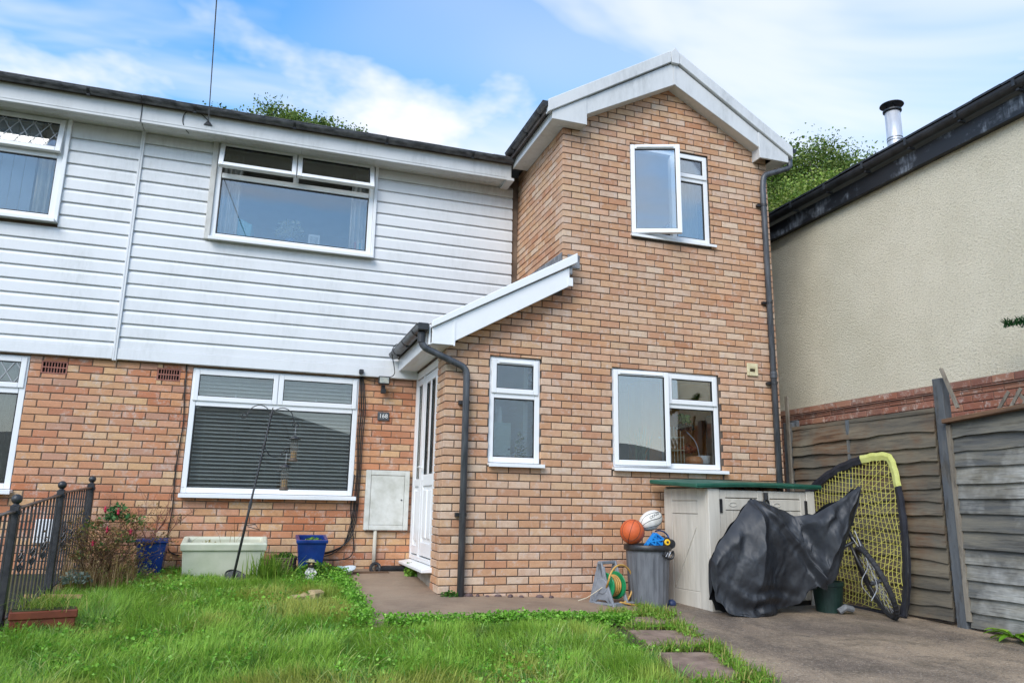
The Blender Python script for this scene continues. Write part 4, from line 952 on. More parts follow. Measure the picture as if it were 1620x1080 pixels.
MB().tube([nz, nz+ax*.04, nz+ax*.045, nz+ax*.10, nz+ax*.15], [.019, .02, .016, .017, .010], 12).build('nozzle', YEL, reel); MB().tube([nz+ax*.052, nz+ax*.075], .0185, 12).build('nozzle_band', simple('grey_band', lin(110, 114, 120), None, .5), reel)
o = MB().tube([(2.95, 6.80, .03), (3.03, 6.77, .06), (3.10, 6.74, .11), (3.16, 6.70, .16)], .004, 6).build('string', simple('pale_string', lin(196, 184, 160), None, .8), None); tag(o, 'thin pale string trailing from the hose reel to the wall', 'string')

# ------------------------------------------------------------------ bicycle under a cover, folded goal
TYRE = simple('tyre_rubber', lin(34, 34, 36), lin(50, 50, 52), .75, 40, .5, 160)
COVER = simple('black_cover_fabric', lin(34, 36, 40), lin(48, 51, 56), .50, 5, .25, 120, bdist=.004, spec=.45)
bike = thing('bicycle', 'bicycle standing under the black cover, its knobbly front wheel showing by the goal net', 'bicycle', (5.1, 6.0, -.05))
Bp = Vector((5.53, 5.62, -.045)); updir = Vector((-.19, .22, .66)).normalized(); hubp = Bp+updir*.335
vw = (hubp-CAM).normalized(); nn = updir.cross(vw).normalized(); nn = Matrix.Rotation(R(13), 3, updir) @ nn
sdv = updir.cross(nn).normalized()
def wheel(hub, n_, a_, nm_parent):
    b_ = n_.cross(a_).normalized(); ring = lambda r, k=64: [hub+a_*(r*math.cos(2*math.pi*i/k))+b_*(r*math.sin(2*math.pi*i/k)) for i in range(k+1)]
    tm = MB().tube(ring(.318), .024, 10, cap=False)
    for i in range(44):
        a = 2*math.pi*i/44; c = hub+(a_*math.cos(a)+b_*math.sin(a))*.340; d = (b_*math.cos(a)-a_*math.sin(a))
        for s in (-1, 0, 1): tm.beam(c+n_*(.013*s-.005)-(a_*math.cos(a)+b_*math.sin(a))*(.004*abs(s)), c+n_*(.013*s+.005)-(a_*math.cos(a)+b_*math.sin(a))*(.004*abs(s)), .014, .010, tuple(d))
    tm.build('tyre', TYRE, nm_parent)
    MB().tube(ring(.290), .011, 8, cap=False).build('rim', BLACKP, nm_parent)
    sm = MB()
    for i in range(24):
        a = 2*math.pi*i/24; sm.tube([hub+n_*(.02*(1 if i % 2 else -1)), hub+(a_*math.cos(a)+b_*math.sin(a))*.288], .0013, 4)
    sm.build('spokes', STEEL, nm_parent)
    MB().tube([hub-n_*.05, hub+n_*.05], .018, 10).build('hub', BLACKP, nm_parent)
wheel(hubp, nn, updir, bike)
crown = hubp+updir*.39
for s in (-1, 1): MB().tube([hubp+nn*(.052*s), hubp+nn*(.052*s)+updir*.20, crown+nn*(.045*s)], [.011, .015, .016], 10).build('fork_leg', BLACKP, bike, smooth=True)
MB().tube([hubp+nn*-.053+updir*.10, hubp+nn*-.053+updir*.16], .0165, 10).build('fork_decal', simple('silver_decal', lin(200, 200, 202), None, .35), bike)
head = crown+updir*.14; MB().tube([crown, head], .022, 10).build('head_tube', BLACKP, bike)
MB().tube([head-Vector((.14, -.02, -.03)), head, head+Vector((.10, .02, .03))], .013, 8).build('handlebar', BLACKP, bike)
rear = Vector((4.36, 6.12, .30)); wheel(rear, Vector((.10, 1, .05)).normalized(), Vector((0, -.05, 1)).normalized(), bike)
bbk = Vector((4.80, 6.10, .29)); seatp = Vector((4.52, 6.12, .88))
for a, b in ((bbk, seatp), (seatp-Vector((0, 0, .12)), head), (bbk, crown), (bbk, rear), (seatp-Vector((0, 0, .15)), rear)): MB().tube([a, b], .017, 8).build('frame_tube', BLACKP, bike)
MB().ball(seatp+Vector((0, 0, .03)), .06, 14, 8, (2.0, 1.0, .4)).build('saddle', BLACKP, bike, smooth=True)
MB().tube(arc(bbk-Vector((0, -.02, 0)), .09, 0, 360, 20, (1, 0, 0), (0, 0, 1)), .007, 6).tube([bbk+Vector((0, .02, 0)), bbk+Vector((-.10, .03, -.14))], .010, 6).box(4.66, 6.12, .105, 4.74, 6.20, .130).build('crank_set', simple('teal_metal', lin(30, 66, 84), lin(24, 26, 30), .4, 20), bike)
MB().tube(bend([(5.30, 5.78, .72), (5.36, 5.72, .45), (5.45, 5.70, .22), (5.40, 5.75, .10)], .1, 5), .004, 6).tube(bend([(5.28, 5.80, .66), (5.42, 5.74, .42), (5.30, 5.78, .25), (5.45, 5.8, .12)], .1, 5), .0035, 6).build('brake_cable', STEEL, bike)

topk = [(3.925, .34), (3.94, .45), (3.99, .56), (4.09, .68), (4.23, .83), (4.36, .975), (4.43, .99), (4.62, .935), (4.86, .84), (5.10, .86), (5.38, .985), (5.655, 1.135)]
botk = [(3.935, .25), (3.97, .10), (4.06, .00), (4.19, -.040), (4.33, -.048), (4.45, -.042), (4.58, -.015), (4.82, .06), (5.00, .22), (5.17, .15), (5.36, .40), (5.645, 1.07)]
def hsh(i, j, k): return random.Random(i*7349+j*9151+k*31).uniform(-1, 1)
HC = {}
def hs(i, j, k):
    q = (i, j, k)
    if q not in HC: HC[q] = hsh(i, j, k)
    return HC[q]
def facet(x, z, sx, sz, rot, k):
    ca, sa = math.cos(rot), math.sin(rot); wx, wz = x+.05*mnoise.noise((x*5, z*5, k)), z+.05*mnoise.noise((x*5, z*5, k+9))
    a, b = (wx*ca-wz*sa)*sx, (wx*sa+wz*ca)*sz; i, j = math.floor(a), math.floor(b); fx, fz = a-i, b-j
    if fx+fz < 1: return hs(i, j, k)*(1-fx-fz)+hs(i+1, j, k)*fx+hs(i, j+1, k)*fz
    return hs(i+1, j+1, k)*(fx+fz-1)+hs(i+1, j, k)*(1-fz)+hs(i, j+1, k)*(1-fx)
def rdg(p): return 1-2.2*abs(mnoise.noise(p))
def cover_grid(NU=220, NV=130):
    ks = np.linspace(0, 1, len(topk)); V = []
    tx, tz = np.array(topk).T; bx, bz = np.array(botk).T
    for i in range(NU+1):
        u = i/NU; T = np.array([np.interp(u, ks, tx), np.interp(u, ks, tz)]); B_ = np.array([np.interp(u, ks, bx), np.interp(u, ks, bz)])
        for j in range(NV+1):
            w = j/NV; x, z = T*(1-w)+B_*w
            if j > NV-4 : x += .010*math.sin(u*60); z += .010*math.sin(u*47+1)
            # broad body: wheel/saddle on the left, stretched sheet on the right
            body = .05+.15*math.exp(-((x-4.35)/.30)**2)*math.sin(math.pi*min(1, max(0, (w*.92+.06)))**.75)
            body += .06*math.exp(-((x-5.05)/.30)**2)*math.sin(math.pi*w)
            edge = math.sin(math.pi*min(1, w*6)/2); y = 6.07-body*edge
            # folds falling from the saddle peak
            dx, dz = x-4.41, 1.03-z; r = math.hypot(dx, dz); th = math.atan2(dx, max(dz, 1e-3))
            amp = min(1, r*2.2)*math.exp(-max(0, x-5.0)*3)
            f = .052*amp*(1-1.7*abs(math.sin(th*4.4+.5+.55*mnoise.noise((x*3, z*3, 1))))) + .006*amp*math.sin(th*17+2.2*mnoise.noise((x*5, z*5, 7)))
            # folds from the right tip
            dx2, dz2 = 5.66-x, 1.14-z; th2 = math.atan2(dz2, max(dx2, 1e-3)); r2 = math.hypot(dx2, dz2)
            amp2 = min(1, r2*2.5)*smooth01((x-4.75)/.3)
            f += .030*amp2*(1-1.7*abs(math.sin(th2*6+.3+.8*mnoise.noise((x*4, z*4, 3))))) + .006*amp2*math.sin(th2*23+x*6)
            # the taut diagonal strap fold from peak to lower right
            t_ = max(0, min(1, ((x-4.44)*.72+(z-.98)*-.82)/1.19)); px, pz = 4.44+.72*t_, .98-.82*t_; dd = math.hypot(x-px, z-pz)
            f += .055*math.exp(-(dd/.030)**2)*smooth01(t_*5)*smooth01((1-t_)*6) - .02*math.exp(-((dd-.06)/.03)**2)
            # slumped horizontal folds low on the left
            f += .020*smooth01((.32-z)/.2)*math.sin(z*34+x*5+6*mnoise.noise((x*2.3, z*2, 5)))*math.exp(-((x-4.35)/.4)**2)
            f += .020*facet(x, z, 5.5, 1.8, .35 if x < 4.9 else -.75, 1)+.013*facet(x, z, 12, 4, -.25 if x < 4.9 else -.5, 2)+.008*facet(x, z, 24, 9, .5, 3)+.003*facet(x, z, 46, 26, .2, 4)
            y -= f*(.35+.65*edge)
            y = 6.072+(y-6.072)*smooth01(u*9)
            ny = y-.26*smooth01((x-4.75)/.6); k_ = ny/y; V.append((x*k_, ny, max(.9+(z-.9)*k_, -.048)))
    return V, NU, NV
V, NU, NV = cover_grid(); f = []
for i in range(NU):
    for j in range(NV): a = i*(NV+1)+j; f.append((a, a+1, a+NV+2, a+NV+1))
nfront = len(V); V2 = []
for i in range(NU+1):         # far side of the sheet, smoother
    for j in range(NV+1):
        x, y, z = V[i*(NV+1)+j]; w = j/NV; d = (.05+.17*math.exp(-((x-4.4)/.4)**2)*math.sin(math.pi*min(1, w*.55)))*min(1, w*8); d *= smooth01(i/NU*9); back = max(y+.004, 6.075-.26*smooth01((x-4.65)/.6)); V2.append((x, back+d, z+.01*math.sin(i*.3)))
for i in range(NU):
    for j in range(NV): a = nfront+i*(NV+1)+j; f.append((a, a+NV+1, a+NV+2, a+1))
cm = MB(); cm.v = V+V2; cm.f = f
cov_o = cm.build('bike_cover', COVER, None, smooth=True, fix=False); tag(cov_o, 'crumpled black waterproof cover draped over the bicycle', 'cover')
o = MB().box(5.33, 5.895, .345, 5.345, 5.90, .40).build('x', None) if False else None
gp = thing('plant_pot', 'dark green plastic pot behind the front wheel of the covered bicycle', 'pot', (5.33, 6.05, -.05))
MB().lathe([(.0, 0), (.115, 0), (.14, .24), (.15, .245), (.15, .285), (.135, .285), (.13, .22), (0, .22)], (5.24, 6.12, -.045), 28).build('body', simple('dark_green_plastic', lin(22, 46, 40), lin(30, 56, 48), .5, 9), gp, smooth=False)
MB().tube([(5.22, 5.97, -.02), (5.28, 5.95, .02), (5.36, 5.95, .0)], .03, 8).build('base_stone', simple('grey_stone', lin(120, 122, 124), lin(90, 92, 94), .8, 20), gp)

goal = thing('football_goal', 'folded pop-up football goal with yellow net and black padded frame against the fence', 'goal', (5.78, 6.2, -.04))
GY = simple('yellow_sleeve', lin(212, 214, 132), lin(198, 200, 110), .6, 10, .4, 30); GK = simple('black_sleeve', lin(30, 31, 38), lin(46, 47, 54), .55, 9, .4, 30); NETM = simple('yellow_net', lin(204, 198, 100), lin(180, 172, 84), .7, 12)
def gx(z): return 5.70+.055*z        # leans back on the fence
out = [(5.665, -.03), (5.615, .18), (5.60, .42), (5.605, .68), (5.63, .95), (5.67, 1.18), (5.715, 1.36), (5.775, 1.445), (5.93, 1.455), (6.14, 1.435), (6.42, 1.37), (6.72, 1.25), (7.02, 1.06)]
path = bend([(gx(z), y, z) for y, z in out], .12, 4)
def sleeve(pts, w, inward):
    v, f = [], []
    n = len(pts)
    for i, p in enumerate(pts):
        d = (pts[min(i+1, n-1)]-pts[max(i-1, 0)]).normalized(); inn = Vector((0, 0, 0))
        q = Vector((0, 6.25, .55))-Vector((0, p.y, p.z)); inn = (q-d*q.dot(d)).normalized(); s = Vector((-1, 0, 0))
        for a, b in ((-.012, .010), (-.012, -.012), (.02, -.018), (w, -.006), (w, .006), (.02, .018)): v.append(p+inn*(a+.004*math.sin(i*1.7))+s*(-b)*1.0)
    for i in range(n-1):
        for k in range(6): f.append((i*6+k, i*6+(k+1) % 6, (i+1)*6+(k+1) % 6, (i+1)*6+k))
    f += [tuple(range(5, -1, -1)), tuple(range((n-1)*6, n*6))]
    return v, f
def cut(pts, z0, y1):
    return pts
i0 = next(i for i, p in enumerate(path) if p.z > 1.12); i1 = next(i for i, p in enumerate(path) if p.y > 6.12)
def dens(pts, n=10):
    o = []
    for a, b in zip(pts, pts[1:]):
        m_ = max(1, int((b-a).length/.03)); o += [a.lerp(b, k/m_) for k in range(m_)]
    return o+[pts[-1]]
pd = dens(path); i0 = next(i for i, p in enumerate(pd) if p.z > 1.12); i1 = next(i for i, p in enumerate(pd) if p.y > 6.12)
for a, b, mt, nm in ((0, i0+1, GK, 'padded_sleeve'), (i0, i1+1, GY, 'corner_sleeve'), (i1, len(pd), GK, 'padded_sleeve')):
    v, f = sleeve(pd[a:b], .066, 0); MB().add(v, f).build(nm, mt, goal)
MB().tube([p+Vector((-.02, 0, 0)) for p in [Vector((gx(0), 5.64, -.03)), Vector((gx(0), 5.575, .35)), Vector((gx(.7), 5.585, .7))]], .008, 8).build('frame_rod', BLACKP, goal)
MB().tube([(5.70, 5.67, -.035), (5.70, 6.2, -.035), (5.70, 7.0, -.03)], .02, 8).build('ground_bar', GK, goal)
nm_ = MB(); ys_, zs_ = np.array(out).T
def inside_goal(y, z):
    right = np.interp(z, zs_[:8], ys_[:8]); topz = np.interp(y, ys_[7:], zs_[7:])
    return y > right+.05 and z < topz-.05 and z > -.02 and y < 6.95
def strand(p, q):
    n = 46; run = []
    for i in range(n+1):
        y = p[0]+(q[0]-p[0])*i/n; z = p[1]+(q[1]-p[1])*i/n
        sag = .035*mnoise.noise((y*3, z*3, 0.5)); y2, z2 = y+.02*mnoise.noise((y*4, z*4, 9)), z+.02*mnoise.noise((y*4+5, z*4, 2))
        if inside_goal(y2, z2): run.append((gx(z2)+.0+sag, y2, z2))
        else:
            if len(run) > 1: nm_.tube(run, .0027, 4, cap=False)
            run = []
    if len(run) > 1: nm_.tube(run, .0027, 4, cap=False)
for k in range(33): strand((5.5+k*.048, -.1), (5.62+k*.048, 1.6))
for k in range(38): strand((5.5, -.25+k*.048), (7.1, .02+k*.048-.10))
for k in range(16): strand((5.5, .3+k*.09), (6.6, -.5+k*.09))
nm_.build('net', NETM, goal, fix=False)

# ------------------------------------------------------------------ wall-hung things on the main front
MET = simple('stained_meter_box', lin(214, 214, 208), lin(186, 186, 176), .6, 7, .2, 40, detail=6)
mb = thing('meter_box', 'stained pale grey meter cabinet on the wall beside the front door', 'meter box', (1.40, YM, .59))
x0, x1, z0, z1 = 1.150, 1.642, .598, 1.255
m = MB(); e = .055; yf = YM-.06
m.box(x0, yf, z0, x0+e, YM-.001, z1).box(x1-e, yf, z0, x1, YM-.001, z1).box(x0+e, yf+.001, z0, x1-e, YM-.001, z0+e).box(x0+e, yf+.001, z1-e, x1-e, YM-.001, z1); m.build('frame', MET, mb, bevel=.006, seg=2)
MB().box(x0+e+.003, yf+.006, z0+e+.003, x1-e-.003, YM-.001, z1-e-.003).build('door', MET, mb, bevel=.003)
MB().tube([(x1-e-.03, yf+.0055, .93), (x1-e-.03, yf-.001, .93)], .009, 12).build('lock', BLACKP, mb)
o = MB().tube([(1.285, YM-.03, .60), (1.285, YM-.03, .15)], .021, 12).build('meter_pipe', simple('cream_pipe', lin(196, 190, 176), lin(170, 162, 146), .6, 9, stretch=(3, 3, .5)), mb, smooth=True)
cr = thing('corrugated_hose', 'coil of black ribbed drainage hose on the ground below the meter cabinet', 'hose', (1.42, 8.52, .15))
m = MB(); pr = []
for i in range(22): pr += [(.034, i*.0135), (.043, i*.0135+.004), (.043, i*.0135+.009), (.034, i*.0135+.0128)]
m.lathe(pr, (1.36, 8.50, .185), 16, (1, .05, 0)); m.build('ribbed_tube', BLACKP, cr)
MB().tube(arc((1.29, 8.50, .20), .05, 0, 360, 18, (1, 0, 0), (0, .4, 1)), .018, 8).build('ribbed_loop', BLACKP, cr); MB().tube([(1.29, 8.50, .19), (1.40, 8.52, .18)], .03, 8).build('elbow', BLACKP, cr)
o = MB().box(1.02, 8.34, .150, 1.42, 8.48, .172).build('doormat', simple('brown_mat', lin(78, 56, 40), lin(98, 74, 52), .95, 40, .8, 200), None, bevel=.006); tag(o, 'small worn brown mat lying under the ribbed hose', 'mat')
fl_ = thing('floodlight', 'small black floodlight under the cladding left of the porch', 'floodlight', (1.275, YM, 2.17))
m = MB(); m.box(1.215, YM-.135, 2.225, 1.345, YM-.095, 2.318); m.build('housing', BLACKP, fl_, bevel=.008)
MB().box(1.228, YM-.1385, 2.238, 1.332, YM-.1352, 2.305).build('lens', simple('lamp_lens', lin(150, 158, 158), lin(190, 190, 176), .15, 30), fl_)
MB().box(1.262, YM-.09, 2.18, 1.302, YM-.001, 2.225).box(1.255, YM-.10, 2.125, 1.312, YM-.05, 2.18).build('sensor', BLACKP, fl_, bevel=.006)
o = MB().box(.995, 8.545, 2.335, 1.045, 8.589, 2.385).build('sensor_box', BLACKP, None, bevel=.006); tag(o, 'small black sensor box on the white cladding edge above the cables', 'sensor')
pl = thing('number_plate', 'grey slate house number plate reading 168', 'sign', (1.31, YM, 1.82))
MB().box(1.243, YM-.018, 1.822, 1.375, YM-.001, 1.920).build('plate', simple('slate', lin(70, 72, 76), lin(84, 86, 90), .7, 30, .3, 80), pl, bevel=.003)
fc = bpy.data.curves.new('number', 'FONT'); fc.body = '168'; fc.size = .068; fc.align_x = 'CENTER'; fc.align_y = 'CENTER'; fc.extrude = .001
fo = bpy.data.objects.new('digits', fc); COL.objects.link(fo); dg = bpy.context.evaluated_depsgraph_get(); me = bpy.data.meshes.new_from_object(fo.evaluated_get(dg)); bpy.data.objects.remove(fo)
fo = bpy.data.objects.new('digits', me); COL.objects.link(fo); me.materials.clear(); me.materials.append(simple('white_paint', (.8, .8, .78), None, .5)); place(fo, Vector((1.309, YM-.0195, 1.871)), pl); fo.rotation_euler = (R(90), 0, 0)
def cable(name, label, pts, r=.006, rad=.08):
    o = MB().tube(bend(pts, rad, 5), r, 6).build(name, CABLE, None, smooth=True); return tag(o, label, 'cable', None)
yc = YM-.012
cb = thing('cable_bundle', 'bundle of slack black cables hanging between the front window and the meter cabinet', 'cables', (1.05, YM, .3))
for k, (dx, dz) in enumerate(((0, 0), (.022, .01), (-.02, -.02), (.04, .02))):
    p = [(1.03+dx*.5, yc-.004*k, 2.315), (1.055+dx*1.2, yc-.006*k, 1.95), (1.045+dx, yc-.004*k, 1.6), (1.06+dx*.7, yc-.006*k, 1.25), (1.045+dx*.8, yc-.005*k, .75), (.98+dx, yc-.01*k, .45+dz), (.80, yc-.01*k, .34+dz), (.60, yc-.005, .33+dz*.6)]
    MB().tube(bend(p, .12, 5), .0058, 6).build('cable', CABLE, cb, smooth=True)
MB().tube(bend([(1.02, yc, 1.2), (1.00, yc, .8), (1.06, yc-.01, .45), (1.05, yc-.02, .31), (.9, yc-.02, .275), (.62, yc-.01, .29)], .1, 5), .0058, 6).build('cable', CABLE, cb, smooth=True)
MB().tube(bend([(1.03, yc, 2.30), (1.14, yc-.01, 2.275), (1.27, yc-.02, 2.26)], .05, 4), .005, 6).build('cable', CABLE, cb, smooth=True)
cable('wall_cable', 'thin black cable running down the brick left of the front window', [(-.83, yc, 2.315), (-.825, yc, 2.0), (-.80, yc-.004, 1.7), (-.83, yc, 1.2), (-.815, yc-.003, .8), (-.84, yc, .45), (-.80, yc, .36), (-.70, yc, .33)], .0062)
cable('gutter_cable', 'loose black cable looping over the back end of the porch gutter', [(1.30, 8.55, 2.30), (1.40, 8.50, 2.33), (1.37, 8.46, 2.46), (1.32, 8.40, 2.60), (1.36, 8.25, 2.66), (1.42, 8.2, 2.60)], .005)
# overhead telephone wire and its anchor
o = MB().tube([(-.854+.165*t_, 8.285-2.035*t_, 5.0+.14*t_) for t_ in (0, 1, 3, 6, 10, 14)], .0055, 6).build('overhead_wire', simple('wire_grey', lin(96, 98, 102), None, .5), None); tag(o, 'single overhead telephone wire rising from the white fascia', 'wire')
an = thing('wire_anchor', 'small dark bracket with a looped cable on the fascia where the wire ends', 'bracket', (-.86, 8.29, 4.95))
MB().prism([(-.90, 0, 4.955), (-.81, 0, 4.955), (-.855, 0, 5.01)], (0, 8.285, 0), (0, 8.298, 0)).build('bracket', BLACKP, an); MB().tube(bend([(-.855, 8.28, 5.0), (-.95, 8.27, 5.08), (-1.10, 8.285, 5.08), (-1.12, 8.29, 4.95), (-1.08, 8.31, 4.87), (-1.05, 8.40, 4.87)], .08, 5), .005, 6).build('cable', CABLE, an)
MB().box(-.002+BND, 8.2915, 4.868, BND+.005, 8.2988, 5.08).build('fascia_joint', BLACKP, house)

# ------------------------------------------------------------------ leaf tools
def vmat(name, rough=.6, trans=.25):
    t = NT(name); a = t.n.new('ShaderNodeAttribute'); a.attribute_name = 'lcol'; t.l.new(a.outputs['Color'], t.b.inputs['Base Color']); t.set('Roughness', rough); t.set('Specular IOR Level', .3)
    tl = t.n.new('ShaderNodeBsdfTranslucent'); t.l.new(a.outputs['Color'], tl.inputs[0]); mx = t.n.new('ShaderNodeMixShader'); mx.inputs[0].default_value = trans
    t.l.new(t.b.outputs[0], mx.inputs[1]); t.l.new(tl.outputs[0], mx.inputs[2]); t.l.new(mx.outputs[0], t.out.inputs[0]); return t.m
LEAFM = vmat('leaf', .5, .3); GRASSM = vmat('grass_blade', .55, .42)
def mesh_np(name, V, F4, C, mat, parent=None, origin=None):
    """V (n,3), F4 (m,4) quads, C (n,4) colours"""
    c = np.array(origin) if origin is not None else (V.min(0)+V.max(0))/2
    me = bpy.data.meshes.new(name); me.vertices.add(len(V)); me.vertices.foreach_set('co', (V-c).astype(np.float32).ravel())
    me.loops.add(F4.size); me.loops.foreach_set('vertex_index', F4.astype(np.int32).ravel()); me.polygons.add(len(F4))
    me.polygons.foreach_set('loop_start', (np.arange(len(F4))*4).astype(np.int32)); me.polygons.foreach_set('loop_total', np.full(len(F4), 4, np.int32)); me.update(calc_edges=True)
    a = me.color_attributes.new('lcol', 'FLOAT_COLOR', 'POINT'); a.data.foreach_set('color', C.astype(np.float32).ravel()); me.materials.append(mat)
    o = bpy.data.objects.new(name, me); COL.objects.link(o); place(o, Vector(c), parent); return o
def leaves(P, size, cols, flat=.4, asp=.55, spread=.25, up_bias=0.0):
    """diamond leaves, folded along the midrib: 2 quads... one quad each"""
    n = len(P); d = RNG.normal(size=(n, 3)); d[:, 2] = d[:, 2]*flat+up_bias; d /= np.linalg.norm(d, axis=1)[:, None]
    r = RNG.normal(size=(n, 3)); s = np.cross(d, r); s /= np.linalg.norm(s, axis=1)[:, None]; L = size*(1+spread*RNG.normal(size=n))[:, None]; L = np.abs(L)
    V = np.stack([P-d*L*.5, P+s*L*asp*.5+d*L*.05, P+d*L*.5, P-s*L*asp*.5+d*L*.05], 1).reshape(-1, 3)
    F = np.arange(n*4).reshape(-1, 4); C = np.repeat(cols, 4, 0); return V, F, C
def palette(n, pal, k=1.0, jit=.15):
    p = np.array([lin(*c) for c in pal])[RNG.integers(0, len(pal), n)]*k*(1+jit*RNG.normal(size=(n, 1))); return np.concatenate([np.clip(p, .004, 1), np.ones((n, 1))], 1)
def blades(P, h, w, lean, cols, curve=.6, face=None, tipw=.05):
    """tapered 3-quad grass blades"""
    n = len(P); a = RNG.uniform(0, 2*np.pi, n) if face is None else face; d = np.stack([np.cos(a), np.sin(a), np.zeros(n)], 1); s = np.stack([-np.sin(a+RNG.normal(size=n)*.5), np.cos(a), np.zeros(n)], 1)
    h = h[:, None]; w = (w*np.ones(n))[:, None]; lean = lean[:, None]; z = np.array([[0, 0, 1.0]]); rows = []
    for t, ww in ((0, .8), (.35, 1.0), (.72, .72), (1.0, tipw)):
        bend_ = lean*(t**(1+curve))*h; zz = h*t*np.sqrt(np.clip(1-(lean*t*.75)**2, .08, 1)); c = P+d*bend_+z*zz; rows += [c-s*w*ww*.5, c+s*w*ww*.5]
    V = np.stack(rows, 1).reshape(-1, 3); b = (np.arange(n)*8)[:, None]
    F = np.concatenate([b+np.array([[0, 1, 3, 2]]), b+np.array([[2, 3, 5, 4]]), b+np.array([[4, 5, 7, 6]])], 1).reshape(-1, 4)
    shade = np.tile(np.array([.75, .9, 1.05, 1.12]).repeat(2), n)[:, None]; C = np.repeat(cols, 8, 0); C = np.concatenate([C[:, :3]*1.0, C[:, 3:]], 1); return V, F, C
def join(parts):
    V, F, C, o = [], [], [], 0
    for v, f, c in parts: V.append(v); F.append(f+o); C.append(c); o += len(v)
    return np.concatenate(V), np.concatenate(F), np.concatenate(C)
gz = np.vectorize(ground_z)

# ------------------------------------------------------------------ slabs
for i, (pts, dz) in enumerate([([(2.90, 6.02), (3.38, 6.10), (3.34, 5.66), (2.86, 5.60)], .012), ([(2.84, 5.55), (3.32, 5.46), (3.20, 4.90), (2.72, 4.96)], .014), ([(2.69, 4.84), (3.14, 4.74), (3.00, 4.14), (2.56, 4.14)], .016), ([(2.54, 4.05), (2.96, 4.02), (2.82, 3.42), (2.40, 3.44)], .014)]):
    m = MB(); v = [(x, y, ground_z(x, y)-.03) for x, y in pts]+[(x, y, ground_z(x, y)+dz) for x, y in pts]
    m.add(v, [(0, 1, 2, 3), (7, 6, 5, 4), (0, 4, 5, 1), (1, 5, 6, 2), (2, 6, 7, 3), (3, 7, 4, 0)])
    o = m.build('paving_slab', SLABM, None, bevel=.008); tag(o, ['brown paving slab nearest the hose reel, half hidden by grass', 'brown paving slab second from the hose reel', 'large brown paving slab third from the hose reel, weeds along its edge', 'brown paving slab cut by the bottom edge of the picture'][i], 'paving slab', 'stepping slabs beside the drive')
# ------------------------------------------------------------------ pots and planters under the front window
BLUEG = simple('blue_glaze', lin(20, 44, 106), lin(32, 62, 130), .22, 6, .1, 20)
def tilt(o, deg): o.rotation_euler = (R(deg), 0, 0)
def square_pot(cx, cy, z0, wt, wb, h, label, soil=True):
    p = thing('plant_pot', label, 'plant pot', (cx, cy, z0), 'blue glazed pots'); m = MB(); t_ = .028; a, b = wt/2, wb/2
    def ring(s, z): return [(cx-s, cy-s, z), (cx+s, cy-s, z), (cx+s, cy+s, z), (cx-s, cy+s, z)]
    rings = [ring(b, z0), ring(a-.008, z0+h-.035), ring(a+.006, z0+h-.033), ring(a+.006, z0+h), ring(a-t_, z0+h), ring(a-t_-.004, z0+h-.05)]
    v = [q for r in rings for q in r]; f = [(3, 2, 1, 0)]
    for i in range(len(rings)-1):
        for k in range(4): f.append((i*4+k, i*4+(k+1) % 4, i*4+4+(k+1) % 4, i*4+4+k))
    m.add(v, f).build('body', BLUEG, p, bevel=.006, seg=2)
    s = a-t_-.004; MB().box(cx-s, cy-s, z0+h-.09, cx+s, cy+s, z0+h-.05).build('compost', SOIL, p); return p
square_pot(-.932, 8.38, .16, .285, .20, .35, 'cobalt blue square pot with bare twigs left of the white trough'); tilt(square_pot(.582, 8.36, .17, .305, .21, .365, 'bright blue tapered pot right of the white trough'), 8)
STONEW = simple('pale_stoneware', lin(206, 206, 186), lin(186, 190, 166), .55, 4, .15, 40, detail=5)
tr_ = thing('trough_planter', 'long cream stoneware trough planter below the front window', 'planter', (-.26, 8.36, .14))
x0, x1, y0, y1, zb, zt = -.655, .135, 8.19, 8.52, .12, .513
def rr(e, z): return [(x0+e, y0+e, z), (x1-e, y0+e, z), (x1-e, y1-e, z), (x0+e, y1-e, z)]
rings = [rr(.03, zb), rr(.012, zt-.08), rr(-.004, zt-.075), rr(-.008, zt-.015), rr(.0, zt), rr(.045, zt), rr(.055, zt-.02), rr(.06, zt-.07)]
v = [q for r in rings for q in r]; f = [(3, 2, 1, 0)]
for i in range(len(rings)-1):
    for k in range(4): f.append((i*4+k, i*4+(k+1) % 4, i*4+4+(k+1) % 4, i*4+4+k))
MB().add(v, f).build('body', STONEW, tr_, bevel=.012, seg=3); MB().box(x0+.06, y0+.06, zt-.11, x1-.06, y1-.06, zt-.065).build('compost', simple('dry_compost', lin(120, 104, 84), lin(150, 134, 110), .95, 30, .8, 90), tr_)
tilt(tr_, 9)
def strap_plant(name, label, c, n, hmin, hmax, w, lean, pal, spread, cat='plant', group=None):
    P = np.array(c)+np.stack([RNG.normal(size=n)*spread[0], RNG.normal(size=n)*spread[1], np.zeros(n)], 1)
    V, F, C = blades(P, RNG.uniform(hmin, hmax, n), w*RNG.uniform(.7, 1.2, n), np.abs(RNG.normal(size=n))*lean+.05, palette(n, pal)); o = mesh_np(name, V, F, C, GRASSM, origin=c); tag(o, label, cat, group); return o
strap_plant('withered_bulb', 'yellowed strap leaves drooping in the left end of the cream trough', (-.42, 8.30, .45), 12, .05, .11, .022, 1.2, [(168, 160, 84), (150, 140, 80), (120, 128, 60)], (.09, .03))
strap_plant('dead_stalks', 'dry brown stalks sticking out of the cream trough', (-.20, 8.30, .45), 5, .16, .34, .006, .8, [(150, 116, 70), (120, 84, 50)], (.08, .03))
wk = thing('wicker_planter', 'weathered round wicker planter between the cream trough and the blue pot', 'planter', (.325, 8.40, .16))
m = MB(); cW = Vector((.325, 8.40, .13))
WICK = simple('grey_wicker', lin(112, 92, 78), lin(86, 70, 60), .85, 60, .5, 200)
